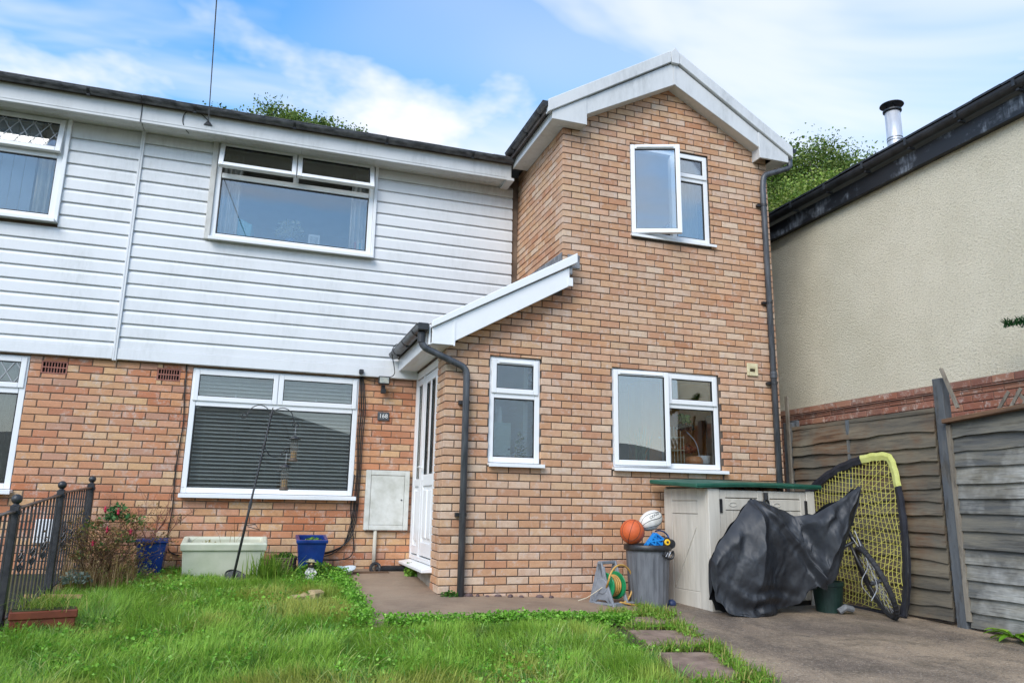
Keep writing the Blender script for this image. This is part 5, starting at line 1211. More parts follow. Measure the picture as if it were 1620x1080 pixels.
for k in range(11): m.tube([cW+Vector((.118*math.cos(a*math.pi/12), .118*math.sin(a*math.pi/12), .006+k*.0185+.003*math.sin(a*2+k*math.pi))) for a in range(25)], .0095, 6, cap=False)
m.build('weave', WICK, wk); MB().lathe([(0, .17), (.11, .17), (.112, .02), (0, .02)], cW, 24).build('liner', SOIL, wk)
def leafy(name, label, c, rad, n, size, pal, cat='plant', parent=None, ub=.4, flat=.6, group=None, k=1.0):
    P = RNG.normal(size=(n, 3)); P /= np.linalg.norm(P, axis=1)[:, None]; P *= RNG.uniform(.2, 1, (n, 1))**.6; P[:, 2] = np.abs(P[:, 2]); P = P*np.array(rad)+np.array(c)
    V, F, C = leaves(P, size, palette(n, pal, k), flat, .6, .3, ub); o = mesh_np(name, V, F, C, LEAFM, parent, origin=c if parent is None else None)
    if parent is None: tag(o, label, cat, group)
    return o
G_BR = [(118, 158, 48), (96, 142, 40), (134, 172, 66), (84, 128, 38)]; G_DK = [(70, 110, 40), (58, 96, 40), (86, 124, 52)]
leafy('seedling', 'dark green creeping plant in the wicker planter', (.325, 8.40, .31), (.13, .11, .07), 320, .028, G_DK)
leafy('strawberry_plant', 'fresh green seedlings filling the top of the bright blue tapered pot', (.60, 8.31, .485), (.10, .10, .05), 150, .03, G_BR)
leafy('seedling', 'few green shoots at the foot of the twigs in the cobalt blue pot', (-.93, 8.38, .465), (.11, .10, .045), 90, .028, [(150, 160, 70), (120, 150, 60)])
leafy('weed', 'bushy weed growing at the door step beside the ribbed hose', (1.62, 8.20, .13), (.075, .11, .16), 260, .035, G_BR)
leafy('weed', 'low weed at the foot of the porch corner by the downpipe', (1.77, 7.04, .06), (.10, .05, .06), 160, .028, G_DK)
leafy('nettle_patch', 'dense green weeds around the little ornament by the blue tapered pot', (.66, 8.12, .13), (.27, .16, .17), 1300, .036, G_BR+G_DK)
strap_plant('iris_clump', 'clump of upright sword-shaped leaves in front of the wicker planter', (.17, 7.92, .10), 190, .18, .36, .013, .45, [(112, 146, 48), (92, 128, 40), (138, 166, 66)], (.085, .06))
# broad dock leaves by the feeder pole
def dock(name, label, c, n, L, seedv, pal):
    rg = np.random.default_rng(seedv); V, F, C = [], [], []
    for k in range(n):
        a = rg.uniform(0, 6.28); ln = L*rg.uniform(.6, 1.1); el = rg.uniform(.3, 1.0); d = np.array([math.cos(a), math.sin(a), 0]); s = np.array([-d[1], d[0], 0]); o = len(V)
        colr = palette(1, pal)[0]
        for i in range(6):
            t_ = i/5; p = np.array(c)+d*(ln*t_)+np.array([0, 0, ln*(math.sin(el)*t_-.55*t_*t_)+.02]); w = ln*.16*math.sin(math.pi*(t_*.9+.06))*(1+.12*(-1)**i)
            V += [p-s*w+np.array([0, 0, w*.3]), p, p+s*w+np.array([0, 0, w*.3])]; C += [colr]*3
        for i in range(5):
            b = o+i*3; F += [(b, b+1, b+4, b+3), (b+1, b+2, b+5, b+4)]
    o = mesh_np(name, np.array(V), np.array(F), np.array(C), LEAFM, origin=c); tag(o, label, 'weed')
dock('dock_plant', 'broad-leaved dock weed in front of the cream trough', (-.38, 8.05, .12), 11, .17, 3, [(120, 158, 66), (104, 146, 58)])
dock('dandelion', 'green leafy weed at the foot of the fence on the drive', (5.70, 4.62, -.07), 22, .20, 5, [(120, 160, 40), (142, 178, 60), (96, 140, 36)])
st_ = thing('garden_ornament', 'small seated animal ornament with a dark face and flat hat in the weeds', 'ornament', (.575, 8.02, .13))
OW = simple('ornament_white', lin(206, 204, 196), lin(96, 104, 92), .6, 40, .3, 80, lo=.45, hi=.6); OK_ = simple('ornament_black', lin(36, 32, 28), lin(60, 50, 38), .5, 40)
oc = Vector((.575, 8.02, .13))
MB().lathe([(0, 0), (.052, .002), (.056, .03), (.046, .075), (.034, .105), (.026, .12), (.02, .125)], oc, 18).build('body', OW, st_, smooth=True)
MB().ball(oc+Vector((0, -.004, .148)), .036, 16, 12, (1, 1, .95)).ball(oc+Vector((0, -.034, .142)), .017, 12, 8, (1, 1.2, .8)).build('head', OK_, st_, smooth=True)
MB().ball(oc+Vector((.0, -.038, .158)), .010, 10, 8).build('nose', simple('tan_paint', lin(196, 164, 112), None, .5), st_, smooth=True)
MB().lathe([(.0, .03), (.028, .028), (.032, .012), (.056, .002), (.058, -.003), (.03, -.002), (0, -.002)], oc+Vector((0, 0, .172)), 20, (.1, .15, 1)).build('hat', simple('straw_paint', lin(176, 168, 132), lin(150, 142, 110), .7, 50), st_, smooth=True)
for s in (-1, 1): MB().tube([oc+Vector((.032*s, -.01, .10)), oc+Vector((.052*s, -.03, .07)), oc+Vector((.03*s, -.05, .05))], [.012, .011, .010], 8).build('arm', OW, st_, smooth=True); MB().ball(oc+Vector((.03*s, -.045, .012)), .02, 10, 8, (1, 1.5, .8)).build('foot', OW, st_, smooth=True)
o = MB().lathe([(0, 0), (.062, 0), (.095, .045), (.102, .048), (.102, .053), (.09, .052), (.06, .012), (0, .01)], (.965, 8.30, .165), 28, (-.22, -.22, 1)).build('enamel_dish', simple('enamel', lin(206, 216, 222), lin(184, 194, 200), .25, 20), None, smooth=True); tag(o, 'tilted pale blue enamel dish on the path edge near the mat', 'dish')
o = MB().box(.86, 8.36, .16, .925, 8.42, .235).build('small_carton', simple('mint_plastic', lin(150, 190, 178), lin(176, 200, 190), .5, 20), None, bevel=.004); tag(o, 'small mint coloured carton beside the enamel dish', 'carton')
# flat stone in the grass
rgs = random.Random(5); m = MB(); n = 14; v = []
for zz, k_ in ((0, .95), (.045, 1.0), (.062, .82), (.066, .3)):
    for i in range(n):
        a = 2*math.pi*i/n; r = (.115+.03*math.sin(a*2+1)+.015*math.sin(a*5))*k_; v.append((.475+r*math.cos(a)*1.1, 7.0+r*math.sin(a)*.85, .065+zz+.02*math.cos(a)*(zz > .02)))
f = []
for j in range(3):
    for i in range(n): f.append((j*n+i, j*n+(i+1) % n, (j+1)*n+(i+1) % n, (j+1)*n+i))
f.append(tuple(range(3*n, 4*n)))
o = m.add(v, f).build('garden_stone', simple('pale_stone', lin(190, 168, 128), lin(160, 138, 100), .9, 12, .6, 60, detail=5), None); tag(o, 'flat pale stone lying in the long grass', 'stone')
ORD = ['nearest', 'second', 'third', 'fourth', 'fifth', 'sixth', 'seventh', 'eighth']
for i, (x, y) in enumerate(((1.95, 7.05), (2.04, 7.06), (2.13, 7.045), (2.24, 7.06), (2.36, 7.05), (2.47, 7.05), (2.66, 7.06), (2.78, 7.06))):
    r = random.uniform(.018, .034); o = MB().ball((x, y, ground_z(x, y)+r*.4), r, 8, 6, (1.5, .9, .8), Matrix.Rotation(i, 3, 'Z')).build('slate_chip', simple('purple_slate', lin(84, 66, 66), lin(104, 86, 84), .8, 40), None)
    tag(o, 'purple-grey slate chip at the foot of the extension wall, %s%s the downpipe' % (ORD[i], ' to' if i == 0 else ' from'), 'stone', 'slate chips along the wall')
# ------------------------------------------------------------------ bird feeder pole
bf = thing('bird_feeder_pole', 'leaning black bird feeder pole with curled hooks in front of the window', 'feeder pole', (-.16, 7.9, .10))
pb, pt = Vector((-.165, 7.90, .05)), Vector((.083, 7.90, 1.82))
MB().tube([pb, pb.lerp(pt, .45), pb.lerp(pt, .46), pb.lerp(pt, .97), pt], [.0125, .0125, .010, .010, .003], 10).build('pole', BLACKM, bf, smooth=True)
for a, b, r in ((.44, .475, .017), (.76, .79, .016), (.945, .965, .015)): MB().tube([pb.lerp(pt, a), pb.lerp(pt, b)], r, 10).build('collar', BLACKM, bf)
def spiral(c, r0, a0, turns, sgn): return [Vector(c)+Vector((r0*(1-.75*t_/14)*math.cos(R(a0+sgn*turns*360*t_/14)), 0, r0*(1-.75*t_/14)*math.sin(R(a0+sgn*turns*360*t_/14)))) for t_ in range(15)]
pk = pb.lerp(pt, .955)
pL = [pk, pk+Vector((-.04, 0, .07)), pk+Vector((-.12, 0, .105)), pk+Vector((-.20, 0, .06)), pk+Vector((-.235, 0, -.02))]+spiral((-.185, 7.9, 1.725), .035, 200, 1.3, 1)
pR = [pk, pk+Vector((.04, 0, .06)), pk+Vector((.12, 0, .085)), pk+Vector((.20, 0, .04)), pk+Vector((.225, 0, -.06))]+spiral((.318, 7.9, 1.655), .032, 190, 1.3, 1)
k2 = pb.lerp(pt, .78); p2 = [k2, k2+Vector((.05, 0, -.085)), k2+Vector((.11, 0, -.115)), k2+Vector((.17, 0, -.09)), k2+Vector((.195, 0, -.04))]+spiral((.252, 7.9, 1.385), .032, 180, 1.2, -1)
for p in (pL, pR, p2): MB().tube(bend(p[:5], .06, 3)+p[5:], .0048, 7).build('hook', BLACKM, bf, smooth=True)
MB().tube([pb.lerp(pt, .345), pb.lerp(pt, .345)+Vector((.09, -.02, .01)), pb.lerp(pt, .345)+Vector((.13, -.02, -.04)), pb.lerp(pt, .345)+Vector((.02, -.01, -.01))], .004, 6).build('prong', BLACKM, bf)
dsk = Vector((-.12, 7.98, .165)); MB().lathe([(0, -.004), (.10, -.004), (.10, .004), (0, .004)], dsk, 28, (.25, -.5, .75)).build('tray_mesh', simple('tray_mesh', lin(60, 60, 60), lin(96, 96, 94), .6, 90), bf); MB().tube(arc(dsk, .103, 0, 360, 28, (1, 0, -.33), (0, .83, .55)), .009, 7).build('tray_rim', BLACKM, bf)
FEED = simple('feeder_mesh', lin(130, 126, 118), lin(92, 88, 80), .5, 160)
for nm, x, zt_, lab in (('bird_feeder', .318, 1.52, 'tubular bird feeder hanging from the upper right hook'), ('bird_feeder', .250, 1.235, 'tubular bird feeder hanging from the lower hook')):
    bfd = thing(nm, lab, 'bird feeder', (x, 7.9, zt_-.25), 'hanging bird feeders')
    MB().lathe([(0, .025), (.02, .02), (.062, -.008), (.060, -.014), (0, -.008)], (x, 7.9, zt_), 20).build('roof', BLACKM, bfd, smooth=True)
    m = MB()
    for k in range(10): a = k*.628; m.tube([(x+.034*math.cos(a), 7.9+.034*math.sin(a), zt_-.01), (x+.034*math.cos(a), 7.9+.034*math.sin(a), zt_-.20)], .0022, 4)
    for k in range(7): m.tube(arc((x, 7.9, zt_-.02-.03*k), .034, 0, 360, 14, (1, 0, 0), (0, 1, 0)), .0018, 4, cap=False)
    m.build('cage', FEED, bfd); MB().lathe([(0, 0), (.040, 0), (.046, .012), (.036, .03), (0, .03)], (x, 7.9, zt_-.235), 18).build('base', simple('feeder_base', lin(84, 70, 58), None, .6), bfd)
    MB().lathe([(0, 0), (.030, 0), (.030, .07), (0, .08)], (x, 7.9, zt_-.205), 14).build('seed', simple('bird_seed', lin(170, 140, 96), lin(110, 84, 56), .9, 160), bfd)
    MB().tube([(x, 7.9, zt_+.02), (x, 7.9, zt_+.135)], .0022, 5).build('hanger', STEEL, bfd)
# ------------------------------------------------------------------ railing
rl = thing('railing', 'black iron garden railing with ball-topped posts along the left boundary', 'railing', (-1.55, 7.2, 0))
posts = [(4.85, .735), (6.02, .835), (7.235, .952), (8.42, 1.03)]
for y, zt_ in posts:
    gzv = ground_z(-1.55, y); p = MB().box(-1.578, y-.028, gzv-.05, -1.522, y+.028, zt_).build('post', BLACKM, rl, bevel=.003)
    MB().ball((-1.55, y, zt_+.045), .034, 16, 12).lathe([(.03, 0), (.024, .006), (.016, .012), (.016, .02)], (-1.55, y, zt_), 14).build('ball_finial', BLACKM, p, smooth=True)
    for zz in (zt_-.03, gzv+.10): MB().box(-1.585, y-.02, zz-.03, -1.515, y+.02, zz).tube([(-1.60, y, zz-.015), (-1.585, y, zz-.015)], .012, 8).build('bracket', BLACKM, p)
for (ya, za), (yb, zb_) in zip(posts, posts[1:]):
    a, b = Vector((-1.55, ya+.03, za-.02)), Vector((-1.55, yb-.03, zb_-.035)); MB().beam(a, b, .036, .010).build('top_rail', simple('rail_top', lin(46, 46, 48), lin(130, 104, 78), .4, 6, lo=.5, hi=.7), rl)
    g0, g1 = ground_z(-1.55, ya)+.09, ground_z(-1.55, yb)+.09; MB().beam((-1.55, ya+.03, g0), (-1.55, yb-.03, g1), .03, .010).build('bottom_rail', BLACKM, rl)
    n = 11
    for k in range(n):
        t_ = (k+1)/(n+1); y = ya+(yb-ya)*t_; zlo, zhi = g0+(g1-g0)*t_, za-.022+(zb_-.037-za+.022)*t_
        o = MB().box(-1.556, y-.006, zlo, -1.544, y+.006, zhi).build('baluster', BLACKM, rl)
        if k in (2, 5, 8):
            zc = zlo+(zhi-zlo)*.46; m = MB()
            for q in range(4):
                m.tube([(-1.55+.026*math.sin(math.pi*s/8)*math.cos(q*1.571+s*.5), y+.026*math.sin(math.pi*s/8)*math.sin(q*1.571+s*.5), zc-.07+.14*s/8) for s in range(9)], .0048, 5)
            m.ball((-1.55, y, zc+.08), .011, 8, 6).ball((-1.55, y, zc-.08), .011, 8, 6).build('basket_twist', BLACKM, o)
o = MB().box(-2.02, YM-.09, .455, -1.80, YM-.001, .685).build('wall_box', UPVC, None, bevel=.008); tag(o, 'small white box on the brick wall seen through the railing', 'box')
# terracotta trough and stick
TER = simple('terracotta_plastic', lin(132, 66, 40), lin(112, 54, 34), .55, 9); tp = thing('terracotta_trough', 'brown terracotta plastic window box half sunk in the grass by the railing', 'planter', (-1.34, 6.1, .0))
M_ = Matrix.Rotation(R(14), 3, 'Z'); cT = Vector((-1.31, 6.10, -.035))
def tb(m, a, b, c, d, e, f_): 
    q = MB().box(a, b, c, d, e, f_).xf(lambda p: cT+M_ @ p); return m.add(q.v, q.f)
m = MB(); tb(m, -.19, -.075, -.03, .19, .075, .145); tb(m, -.20, -.085, .13, .20, .085, .185); m.build('body', TER, tp, bevel=.008); m = MB(); tb(m, -.185, -.07, .175, .185, .07, .19); m.build('compost', SOIL, tp)
strap_plant('weed_grass', 'pale grass growing out of the terracotta window box', (-1.31, 6.10, .135), 140, .08, .2, .006, .8, [(150, 170, 70), (176, 176, 96), (120, 150, 60)], (.11, .03), 'grass tuft')
o = MB().beam((-1.66, 7.05, .135), (-1.24, 6.95, .135), .035, .028).build('wooden_stick', simple('pale_wood', lin(186, 150, 108), lin(164, 128, 88), .8, 12, stretch=(.2, 1, 1)), None); tag(o, 'pale wooden batten lying in the grass behind the terracotta window box', 'stick')
# ------------------------------------------------------------------ shrubs
def twigs(name, c, n, h, spr, seed, mat, parent, r0=.006, depth=3, upw=1.0):
    rg = random.Random(seed); m = MB(); tips = []
    def grow(p, d, L, r, lv):
        pts = [p]; q = p.copy(); dd = d.copy()
        for i in range(4):
            dd = (dd+Vector((rg.gauss(0, .20), rg.gauss(0, .20), rg.gauss(.02, .14)))).normalized(); q = q+dd*(L/4); pts.append(q.copy())
        m.tube(pts, [r*(1-.13*i) for i in range(5)], 5); tips.append((pts[-1], lv)); tips.append((pts[2], lv))
        if lv < depth:
            for k in range(rg.choice((2, 3))):
                s = rg.choice((2, 3, 4)); grow(pts[s], (dd+Vector((rg.gauss(0, .6), rg.gauss(0, .6), rg.gauss(.1, .4)))).normalized(), L*rg.uniform(.5, .8), r*.55, lv+1)
    for k in range(n):
        a = rg.uniform(0, 6.28); grow(Vector(c)+Vector((rg.gauss(0, spr*.15), rg.gauss(0, spr*.15), 0)), Vector((math.cos(a)*spr, math.sin(a)*spr, h*upw)).normalized(), h*rg.uniform(.35, .55), r0*rg.uniform(.7, 1.1), 0)
    m.build(name, mat, parent, fix=False); return tips
TWIG = simple('brown_twig', lin(110, 82, 58), lin(84, 60, 44), .85, 30); RTW = simple('red_twig', lin(96, 58, 48), lin(120, 76, 56), .7, 30)
bs = thing('fuchsia_bush', 'straggly brown fuchsia bush with red flowers beside the railing', 'shrub', (-1.27, 7.95, .15))
tips = twigs('stems', (-1.27, 7.95, .13), 30, .80, .55, 21, TWIG, bs, .0075, 3)
tp_ = np.array([list(t_[0]) for t_ in tips]); sel = tp_[RNG.integers(0, len(tp_), 2600)]+RNG.normal(size=(2600, 3))*.022
V, F, C = leaves(sel, .024, palette(2600, [(150, 122, 76), (128, 100, 62), (168, 140, 92), (118, 112, 60)]), .7); o = mesh_np('dry_leaves', V, F, C, LEAFM, bs)
leafy('leaves', '', (-1.20, 7.88, .70), (.12, .10, .16), 150, .045, [(70, 120, 70), (88, 138, 80), (58, 104, 56)], parent=bs)
leafy('leaves', '', (-1.12, 7.85, .50), (.10, .08, .12), 70, .04, [(80, 126, 70), (100, 140, 84)], parent=bs)
for q in ((-1.38, 7.86, .62), (-1.30, 7.84, .42), (-1.05, 7.88, .66), (-1.46, 7.9, .36)): leafy('leaves', '', q, (.10, .08, .11), 75, .034, [(92, 128, 66), (120, 132, 70), (140, 110, 70)], parent=bs)
FLW = simple('red_petal', lin(196, 38, 60), lin(170, 28, 70), .5, 40)
for x, y, z in ((-1.30, 7.80, .80), (-1.14, 7.80, .55), (-1.36, 7.78, .50), (-1.19, 7.80, .78), (-1.07, 7.82, .60), (-1.26, 7.78, .62)):
    m = MB(); m.tube([(x, y, z+.03), (x, y, z+.01), (x+.002, y, z-.02), (x+.003, y, z-.035)], [.003, .008, .013, .002], 7)
    for k in range(4): m.beam((x, y, z), (x+.026*math.cos(k*1.57+.5), y+.026*math.sin(k*1.57+.5), z+.008), .010, .004)
    m.build('flower', FLW, bs)
dg_ = thing('dry_plant', 'tangle of dry grass stems and grey leaves at the foot of the fuchsia', 'dry plant', (-1.3, 7.75, .12))
n = 420; P = np.stack([RNG.uniform(-1.60, -.98, n), RNG.uniform(7.5, 8.05, n), np.zeros(n)], 1); P[:, 2] = gz(P[:, 0], P[:, 1])
V, F, C = blades(P, RNG.uniform(.10, .38, n), .005, np.abs(RNG.normal(size=n))*.4, palette(n, [(170, 142, 98), (140, 110, 76), (120, 96, 70), (186, 160, 116)])); mesh_np('stems', V, F, C, GRASSM, dg_)
leafy('grey_leaves', '', (-1.42, 7.55, .18), (.13, .12, .12), 240, .03, [(120, 134, 118), (140, 150, 136)], parent=dg_)
tw = thing('bare_shrub', 'bare reddish twigs growing from the cobalt blue pot', 'shrub', (-.93, 8.38, .46)); twigs('stems', (-.92, 8.36, .45), 9, .78, .75, 33, RTW, tw, .0065, 2)
ws = thing('weed_stalk', 'sparse stalk with small pale leaves leaning in front of the cobalt blue pot', 'weed', (-1.0, 8.1, .14)); tips = twigs('stems', (-1.10, 8.1, .14), 3, .42, .9, 8, simple('green_stalk', lin(140, 140, 84), None, .7), ws, .003, 2)
tp_ = np.array([list(t_[0]) for t_ in tips]); sel = np.repeat(tp_, 5, 0)+RNG.normal(size=(len(tp_)*5, 3))*.015; V, F, C = leaves(sel, .022, palette(len(sel), [(170, 168, 110), (150, 158, 90)]), .6); mesh_np('leaves', V, F, C, LEAFM, ws)

# ------------------------------------------------------------------ behind the glass
CURT = simple('cream_curtain', lin(186, 178, 164), lin(206, 198, 184), .9, 5); 
def curtain(label, x0, x1, z0, z1, Y, n=7, mat=CURT, group=None):
    v, f = [], []; N = n*8
    for i in range(N+1):
        x = x0+(x1-x0)*i/N; y = Y+.03*math.sin(i/N*n*2*math.pi)
        v += [(x, y, z0), (x+.01*math.sin(i), y, z1)]
    for i in range(N): f.append((i*2, i*2+2, i*2+3, i*2+1))
    o = MB().add(v, f).build('curtain', mat, None, smooth=True, fix=False); m = o.modifiers.new('s', 'SOLIDIFY'); m.thickness = .004; return tag(o, label, 'curtain', group)
curtain('cream curtain drawn back at the left of the upstairs window', -.70, -.47, 3.4, 4.85, 8.735, 4); curtain('cream curtain drawn back at the right of the upstairs window', .80, 1.02, 3.4, 4.85, 8.735, 4)
o = MB().prism([(-.66, 8.79, 3.70), (-.33, 8.79, 3.70), (-.31, 8.79, 4.04), (-.50, 8.79, 4.12), (-.66, 8.79, 4.08)], (0, 0, 0), (.02, .30, 0)).build('blue_box', simple('turquoise_board', lin(96, 200, 214), lin(84, 186, 202), .6, 4), None, bevel=.01); tag(o, 'turquoise box standing inside the upstairs window at the left', 'box')
o = thing('picture_frame', 'small white picture frame standing on the upstairs window sill', 'picture frame', (.37, 8.80, 3.80)); M2 = MB().box(.325, 8.70, 3.80, .455, 8.715, 3.98).build('frame', UPVC, o, bevel=.003); MB().box(.345, 8.697, 3.825, .435, 8.6995, 3.955).build('picture', simple('faded_photo', lin(150, 150, 150), lin(206, 206, 206), .5, 30), o)
pv = thing('potted_plant', 'leafy pot plant in a blue vase inside the upstairs window', 'plant', (.14, 8.95, 3.75)); MB().lathe([(0, 0), (.06, .0), (.08, .08), (.05, .16), (.045, .16), (0, .15)], (.12, 8.80, 3.76), 18).build('vase', simple('blue_vase', lin(70, 110, 170), None, .3), pv, smooth=True); leafy('leaves', '', (.12, 8.80, 3.95), (.19, .10, .22), 260, .05, [(190, 188, 140), (150, 160, 110), (206, 200, 160)], parent=pv)
for i, (x, h, c) in enumerate(((.86, .16, (196, 110, 80)), (.89, .19, (220, 214, 200)), (.915, .15, (110, 170, 180)), (.94, .2, (226, 220, 206)))):
    o = MB().box(x, 8.69, 3.79, x+.022, 8.80, 3.79+h).build('book', simple('book_%d' % i, lin(*c), None, .6), None, bevel=.002); tag(o, ['red-brown book at the left of the row on the upstairs sill', 'cream book second in the row on the upstairs sill', 'pale blue book third in the row on the upstairs sill', 'tall cream book at the right of the row on the upstairs sill'][i], 'book', 'books on the upstairs sill')
# venetian blind in the front room
vb = thing('venetian_blind', 'open white venetian blind across the whole front room window', 'blind', (.13, 8.80, 1.0)); SLAT = simple('blind_slat', lin(236, 234, 228), lin(226, 224, 218), .5, 4)
zz = 1.035
while zz < 2.22:
    v, f = [], []; sag = .002*math.sin(zz*40)
    m = MB().prism([(0, 8.755, zz-.012), (0, 8.7675, zz-.003), (0, 8.78, zz+.004), (0, 8.78, zz+.006), (0, 8.7675, zz-.001), (0, 8.755, zz-.010)], (-.70, 0, sag), (.955, 0, -sag)); m.build('slat', SLAT, vb); zz += .0415
MB().box(-.70, 8.765, 2.225, .955, 8.81, 2.26).build('head_rail', SLAT, vb)
for x in (-.60, -.28, .06, .40, .68, .88): MB().tube([(x, 8.772, 1.0), (x, 8.772, 2.23)], .0022, 4).build('cord', SLAT, vb)
# vertical blinds next door
VB = simple('vertical_blind', lin(176, 192, 214), lin(166, 182, 204), .8, 3); VB2 = simple('vertical_blind_cream', lin(186, 178, 160), lin(120, 112, 100), .8, 3)
for (lab, z0, z1, mt, x0, x1, st, rotb) in (('pale blue vertical blinds in the upstairs window at the left edge', 3.75, 4.88, VB, -4.1, -2.62, .108, 14), ('half-turned cream vertical blinds in the ground floor window at the left edge', .98, 2.26, VB2, -4.1, -2.36, .055, 55)):
    b = thing('vertical_blind', lab, 'blind', (-3.2, 8.78, z0)); x = x1
    while x > x0:
        q = MB().box(-.05, -.0012, z0, .05, .0012, z1).xf(lambda p, x=x: Vector((x+p.x*math.cos(R(rotb))-p.y*math.sin(R(rotb)), 8.79+p.x*math.sin(R(rotb))+p.y*math.cos(R(rotb)), p.z))); q.build('slat', mt, b); x -= st
    MB().box(x0, 8.77, z1, x1+.05, 8.81, z1+.03).build('head_rail', UPVC, b)
curtain('pale net curtain beside the blinds in the upstairs window at the left edge', -2.56, -2.35, 3.4, 4.86, 8.84, 3)
# cloakroom window
o = thing('cabinet', 'pale grey-green cabinet behind the small textured window', 'cabinet', (2.30, 7.5, .2)); GC = simple('sage_paint', lin(190, 204, 196), lin(180, 194, 186), .6, 4); MB().box(2.05, 7.30, .2, 2.42, 7.62, 1.72).build('carcass', GC, o, bevel=.004); MB().box(2.06, 7.288, .22, 2.412, 7.299, 1.71).build('door', GC, o, bevel=.004); MB().tube([(2.395, 7.285, 1.45), (2.395, 7.275, 1.45)], .010, 10).build('knob', BLACKP, o)
o = MB().tube([(2.30, 7.34, 1.722), (2.30, 7.34, 1.86), (2.30, 7.34, 1.865), (2.30, 7.34, 1.885)], [.032, .032, .026, .026], 16).build('spray_can', UPVC, None); tag(o, 'white can standing on the cabinet behind the small textured window', 'can')
leafy('trailing_plant', 'trailing green plant at the right of the small textured window', (2.52, 7.30, 1.35), (.06, .06, .30), 160, .04, [(110, 130, 60), (150, 150, 80), (80, 110, 60)])
# kitchen
leafy('spider_plant', 'spiky green plant behind the left pane of the kitchen window', (3.92, 7.35, 1.36), (.14, .10, .10), 10, .03, [(120, 150, 90)])
strap_plant('aloe_plant', 'tall spiky aloe inside the left pane of the kitchen window', (3.92, 7.36, 1.33), 34, .22, .46, .020, .55, [(150, 176, 120), (120, 150, 96), (170, 190, 150)], (.04, .03))
KC = simple('orange_wood_door', lin(226, 140, 48), lin(236, 156, 64), .5, 5, stretch=(4, 4, .5)); kc = thing('kitchen_cupboard', 'orange wooden cupboard at the back of the kitchen', 'cupboard', (4.9, 8.6, 1.5)); MB().box(4.30, 8.0, 1.35, 5.30, 8.35, 2.40).build('carcass', KC, kc); 
for x in (4.32, 4.82): MB().box(x, 7.982, 1.37, x+.47, 7.999, 2.38).build('door', KC, kc, bevel=.006)
o = MB().box(5.14, 7.55, .2, 5.48, 7.95, 2.0).build('fridge', UPVC, None, bevel=.02); tag(o, 'tall white fridge at the right inside the kitchen window', 'fridge')
cg = thing('wire_rack', 'cream wire rack with arched top on the kitchen sill', 'rack', (4.30, 7.32, 1.34)); m = MB(); WR = simple('cream_wire', lin(216, 206, 176), None, .5)
for x in np.linspace(4.20, 4.44, 7): m.tube([(x, 7.30, 1.34), (x, 7.30, 1.78-.9*(x-4.32)**2*8)], .004, 5)
for z in (1.36, 1.52, 1.66): m.tube([(4.19, 7.30, z), (4.45, 7.30, z)], .004, 5); m.tube([(4.19, 7.42, z), (4.45, 7.42, z)], .004, 5)
m.build('wires', WR, cg)
pp = thing('potted_plant', 'dark hanging plant with green shoots inside the kitchen window', 'plant', (4.50, 7.35, 1.75)); leafy('leaves', '', (4.50, 7.36, 1.76), (.11, .08, .07), 160, .05, [(40, 44, 36), (60, 60, 50)], parent=pp); leafy('shoots', '', (4.50, 7.35, 1.83), (.07, .05, .09), 40, .08, [(110, 170, 60), (140, 190, 90)], parent=pp)
OR = simple('orange_ceramic', lin(206, 128, 70), lin(224, 160, 110), .4, 14); jug = thing('pumpkin_jar', 'round orange ceramic jar on the kitchen sill', 'jar', (4.56, 7.30, 1.33)); m = MB()
for k in range(10): a = k*.628; m.ball((4.57+.05*math.cos(a), 7.32+.05*math.sin(a), 1.40), .055, 10, 8, (1, 1, 1.1))
m.build('body', OR, jug, smooth=True); leafy('dry_leaves', '', (4.52, 7.34, 1.50), (.08, .06, .10), 40, .07, [(190, 100, 50), (150, 80, 50)], parent=jug)
o = MB().tube(bend([(4.66, 7.33, 1.42), (4.63, 7.34, 1.62), (4.52, 7.36, 1.73)], .1, 5), .006, 6).build('lamp_arm', STEEL, None); tag(o, 'thin curved metal arm over the orange jar in the kitchen window', 'lamp arm')
o = MB().lathe([(0, 0), (.07, 0), (.08, .13), (.075, .14), (0, .14)], (4.71, 7.34, 1.33), 18).build('white_canister', UPVC, None, smooth=True); tag(o, 'white canister beside the orange jar on the kitchen sill', 'canister')
curtain('white net curtain at the right of the extension upstairs window', 4.52, 4.72, 3.75, 4.95, 7.30, 4)

# ------------------------------------------------------------------ lawn
def in_lawn(x, y):
    r = np.where(y < 5.95, lawn_right(y), np.interp(y, [5.95, 5.96, 8.6], [2.3, .86, .93]))
    return (x < r) & (x > -1.52) & (y < 8.62)
def scatter(n, x0, x1, y0, y1):
    x = RNG.uniform(x0, x1, n); y = y0+(y1-y0)*RNG.uniform(0, 1, n); ok = in_lawn(x+RNG.normal(size=n)*.03, y+RNG.normal(size=n)*.03); return x[ok], y[ok]
def vnoise(x, y, s, o): return np.array([mnoise.noise((a*s+o, b*s-o, o*.37)) for a, b in zip(x, y)])
x1_, y1_ = scatter(170000, -1.55, 3.0, 3.3, 8.6)
clump = vnoise(x1_, y1_, 2.4, 3.0); clump2 = vnoise(x1_, y1_, 7.0, 9.0); dirn = vnoise(x1_, y1_, 1.7, 21.0)*7; yel = vnoise(x1_, y1_, 1.5, 40.0)
P = np.stack([x1_, y1_, gz(x1_, y1_)-.012], 1); n = len(P)
edge_ = np.where(y1_ < 5.96, np.clip((5.96-y1_)/.5, 0, 1), np.clip((1.0-x1_)/.35, 0, 1)); edge_ = np.where(x1_ < .7, 1, edge_); edge_ = np.minimum(edge_, np.where(y1_ < 6.3, np.clip((lawn_right(y1_)-x1_)/.25, 0, 1), 1)); h = np.clip(.07+.045*clump+.035*clump2+.018*RNG.normal(size=n), .025, .2)*(.45+.55*edge_)*np.where(y1_ > 7.2, .72, 1.0)
